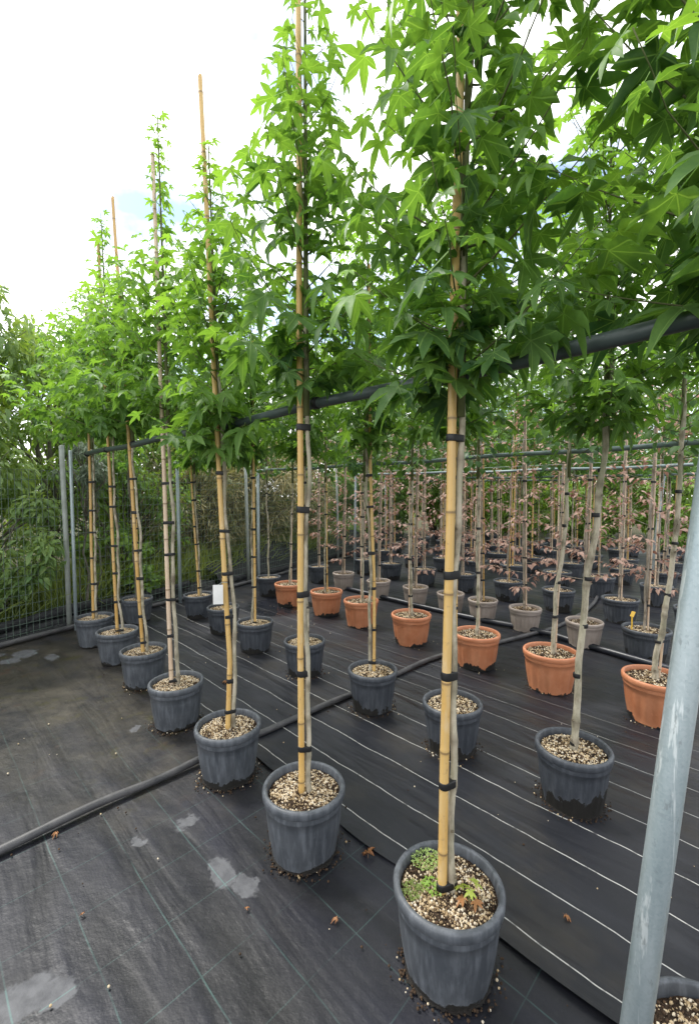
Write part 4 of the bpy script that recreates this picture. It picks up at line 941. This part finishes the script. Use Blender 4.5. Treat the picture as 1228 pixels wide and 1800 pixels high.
# grass and weeds under the fence
rs = np.random.RandomState(33); n = 9000
s = rs.uniform(-3.4, 6.5, n); o = rs.uniform(.3, 1.6, n); pp = F0[None] + FDn[None] * s[:, None] + FN[None] * o[:, None]
P = np.concatenate([pp, np.zeros((n, 1))], 1); f = np.concatenate([rs.normal(0, .35, (n, 2)), np.ones((n, 1))], 1); nm = np.concatenate([rs.normal(0, 1, (n, 2)), np.zeros((n, 1)) + .1], 1)
blade = tpl_oval(.026, .01, .0, 4, 1.); blade[0][:, 2] -= .5 * blade[0][:, 1] ** 2
tag(link('grass', mass('grass', blade, frames(f, nm) * rs.uniform(.25, .75, n)[:, None, None], P, rs.uniform(0, 1, n)), M['grass']), 'long unmown grass growing behind the wire fence', 'grass', kind='stuff')

# ------------------------------------------------------------------ small things
# weeds in the first pot
rs = np.random.RandomState(71); zs = .275 - .028; A1 = np.array((.31, 1.34))
def clump(loc, r, n, size, label, seed, mat, name='weed_clump'):
    rs = np.random.RandomState(seed); a = rs.uniform(0, 6.28, n); q = r * np.sqrt(rs.uniform(0, 1, n)); P = np.stack([q * np.cos(a), q * np.sin(a), rs.uniform(.002, .022, n) * (1 - .4 * q / r)], 1)
    f = np.stack([np.cos(a) + rs.normal(0, .6, n), np.sin(a) + rs.normal(0, .6, n), rs.uniform(-.1, .8, n)], 1); nm = rs.normal(0, .5, (n, 3)) + (0, 0, 1)
    o = link(name, mass(name, tpl_oval(.7, .05, .2, 2, 1.), frames(f, nm) * (size * rs.uniform(.6, 1.3, n))[:, None, None], P, rs.uniform(.2, 1, n)), mat, None, loc); tag(o, label, 'weed'); return o
clump((A1[0] - .055, A1[1] + .105, zs + .004), 0.045, 240, .0095, 'small-leaved green weed clump behind the cane on gravel', 5, M['privet'])
clump((A1[0] - .115, A1[1] - .01, zs + .001), .03, 160, .009, 'yellowish moss cushion at the rim of the weedy pot', 6, M['grass'], 'moss_cushion')
clump((A1[0] - .05, A1[1] + .0, zs + .004), .03, 90, .011, 'tiny pale weed beside the cane foot on gravel', 7, M['hedge'])
sdl = empty('seedling', (A1[0] + .055, A1[1] - .045, zs), 'yellow green maple-like seedling with a few red leaves growing in gravel', 'seedling')
m = MB(); m.tube([(0, 0, 0), (-.004, .002, .025), (-.002, .0, .055)], [.0016, .0013, .001], 6); m.build('stem', M['seedling'], sdl)
gl = tpl_meshes('seed', GUM_HI[:3], M['seedling']); gr = tpl_meshes('seedred', GUM_HI[:2], M['fallen'])
for i, (dx, dy, z, a, sz, red) in enumerate(((0, .0, .055, 30, .032, 0), (-.003, .003, .042, 150, .030, 0), (0, 0, .05, 260, .026, 0), (-.004, 0, .022, 200, .032, 1), (.002, 0, .018, -50, .030, 1), (-.002, 0, .034, 80, .026, 0))):
    o = link('leaf', (gr if red else gl)[i % 2], None, sdl, (dx + .6 * sz * math.cos(R(a)), dy + .6 * sz * math.sin(R(a)), z)); o.rotation_euler = (R(-15), R(10), R(a - 90)); o.scale = (sz,) * 3; o.color = (.6, 0, 0, 1)
# fallen leaves, dry and crumpled
CRUMPLE = [tpl_gum(1, 60 + k, 1.9, .35, tw) for k, tw in enumerate((1.6, -1.4, .7))]
for i, (x, y, sz, lab) in enumerate(((.075, 1.755, .045, 'curled orange brown fallen leaf on cloth between the two nearest pots'), (-.045, 1.48, .018, 'small reddish leaf scrap on the walkway cloth'), (.76, 1.49, .02, 'tan leaf scrap on black cloth beside the galvanised pole'),
                                     (-.37, 1.52, .014, 'tiny red leaf scrap under the pale silt spot'), (-.94, 1.5, .013, 'tiny brown leaf scrap on the walkway'), (-1.28, 1.87, .02, 'small tan leaf scrap against the grey hose'), (1.06, 2.0, .022, 'dark brown leaf scrap beside the crooked trunk pot'), (-.95, 3.4, .05, 'pale dry leaf scrap near the second row pots'))):
    o = link('fallen_leaf', tpl_meshes('fall', CRUMPLE, M['fallen'])[i % 3], None, None, (x, y, sz * .25 + .006)); o.scale = (sz, sz, sz); o.rotation_euler = (R(12), R(-8), i * 1.9); o.color = (.3 + .1 * (i % 4), 0, 0, 1); tag(o, lab, 'leaf')
# soil crumbs and spilled pumice round the pots
rs = np.random.RandomState(81); PP = []; VV = []
for (loc, r, n) in [((a[1][0], a[1][1]), .137, 170) for a in ROWA[:6]] + [((b[1][0], b[1][1]), .137, 130) for b in ROWB[:5]] + [((c[0][0], c[0][1]), .155, 60) for c in ROWC[:5]]:
    a = rs.uniform(0, 6.28, n); q = r + np.abs(rs.normal(0, .022, n)); PP.append(np.stack([loc[0] + q * np.cos(a), loc[1] + q * np.sin(a), np.full(n, .003)], 1)); VV.append(np.where(rs.uniform(size=n) < .88, rs.uniform(0, .14, n), rs.uniform(.3, 1, n)))
n = 260; PP.append(np.stack([rs.uniform(-2, 2.5, n), rs.uniform(1.1, 6, n), np.full(n, .003)], 1)); VV.append(np.where(rs.uniform(size=n) < .5, rs.uniform(0, .2, n), rs.uniform(.4, 1, n)))
PP = np.vstack(PP); VV = np.concatenate(VV); n = len(PP); sz = .0042 * rs.uniform(.4, 1.3, n)
tag(link('soil_crumbs', mass('soil_crumbs', PEB, rand_rot(rs, n) * sz[:, None, None], PP, VV), M['gravel']), 'soil crumbs and pale grit scattered on the cloth round pots', 'grit', kind='stuff')
def soil_ring(loc, r, lab_i, seed):
    rs = np.random.RandomState(seed); V = []; T = []; seg = 110
    for k in range(seg):
        a = 2 * math.pi * k / seg
        for j, (q, z) in enumerate(((r - .02, .006), (r + .002, .0055), (r + .002 + .016 * rs.uniform() ** 2, .0022))): V.append((q * math.cos(a), q * math.sin(a), z * (1 + .4 * rs.uniform(-1, 1)) if j < 2 else z))
    for k in range(seg):
        for j in range(2):
            a = k * 3 + j; b = ((k + 1) % seg) * 3 + j; T += [(a, a + 1, b + 1), (a, b + 1, b)]
    return numesh('soil_spill', np.array(V), np.array(T))
for i, (loc, r, lab) in enumerate([((.31, 1.34), .133, 'dark washed-out soil round the foot of the weedy pot'), ((-.19, 1.8), .133, 'dark washed-out soil round the foot of the second worn pot'), ((-.64, 2.29), .133, 'washed-out soil round the pot touching the hose'),
                                 ((1.08, 2.09), .133, 'washed-out soil round the pot with crooked trunk'), ((.6, 2.54), .133, 'washed-out soil round the mud-splashed dark pot')]):
    tag(link('soil_spill', soil_ring(loc, r, i, 90 + i), M['mud'], None, (*loc, 0)), lab, 'soil')
# tags
t = empty('plant_tag', (-.64, 2.27, .97), 'white printed tag hanging on the sweetgum cane with bare tip', 'tag')
m = MB(); m.box((-.032, -.02, 0), (.05, .0015, .10), R(8)); m.build('card', M['tag'], t, smooth=False)
m = MB(); m.tube([(-.032, -.018, .05), (-.012, -.012, .062), (.012, .0, .058)], .0012, 5); m.build('string', M['string'], t)
t = empty('plant_tag', (2.53, 3.93, .245), 'yellow plastic tag stuck in the dark ribbed beech pot', 'tag')
m = MB(); m.box((0, 0, .06), (.012, .0025, .15), 0); m.build('stem', M['ytag'], t, smooth=False)
m = MB(); m.add([(-.02, -.002, .135), (.012, -.002, .125), (.045, .02, .165), (.012, .02, .175), (-.02, .001, .135), (.012, .001, .125), (.045, .023, .165), (.012, .023, .175)], [(0, 1, 2, 3), (7, 6, 5, 4), (0, 4, 5, 1), (1, 5, 6, 2), (2, 6, 7, 3), (3, 7, 4, 0)]); m.build('head', M['ytag'], t, smooth=False)
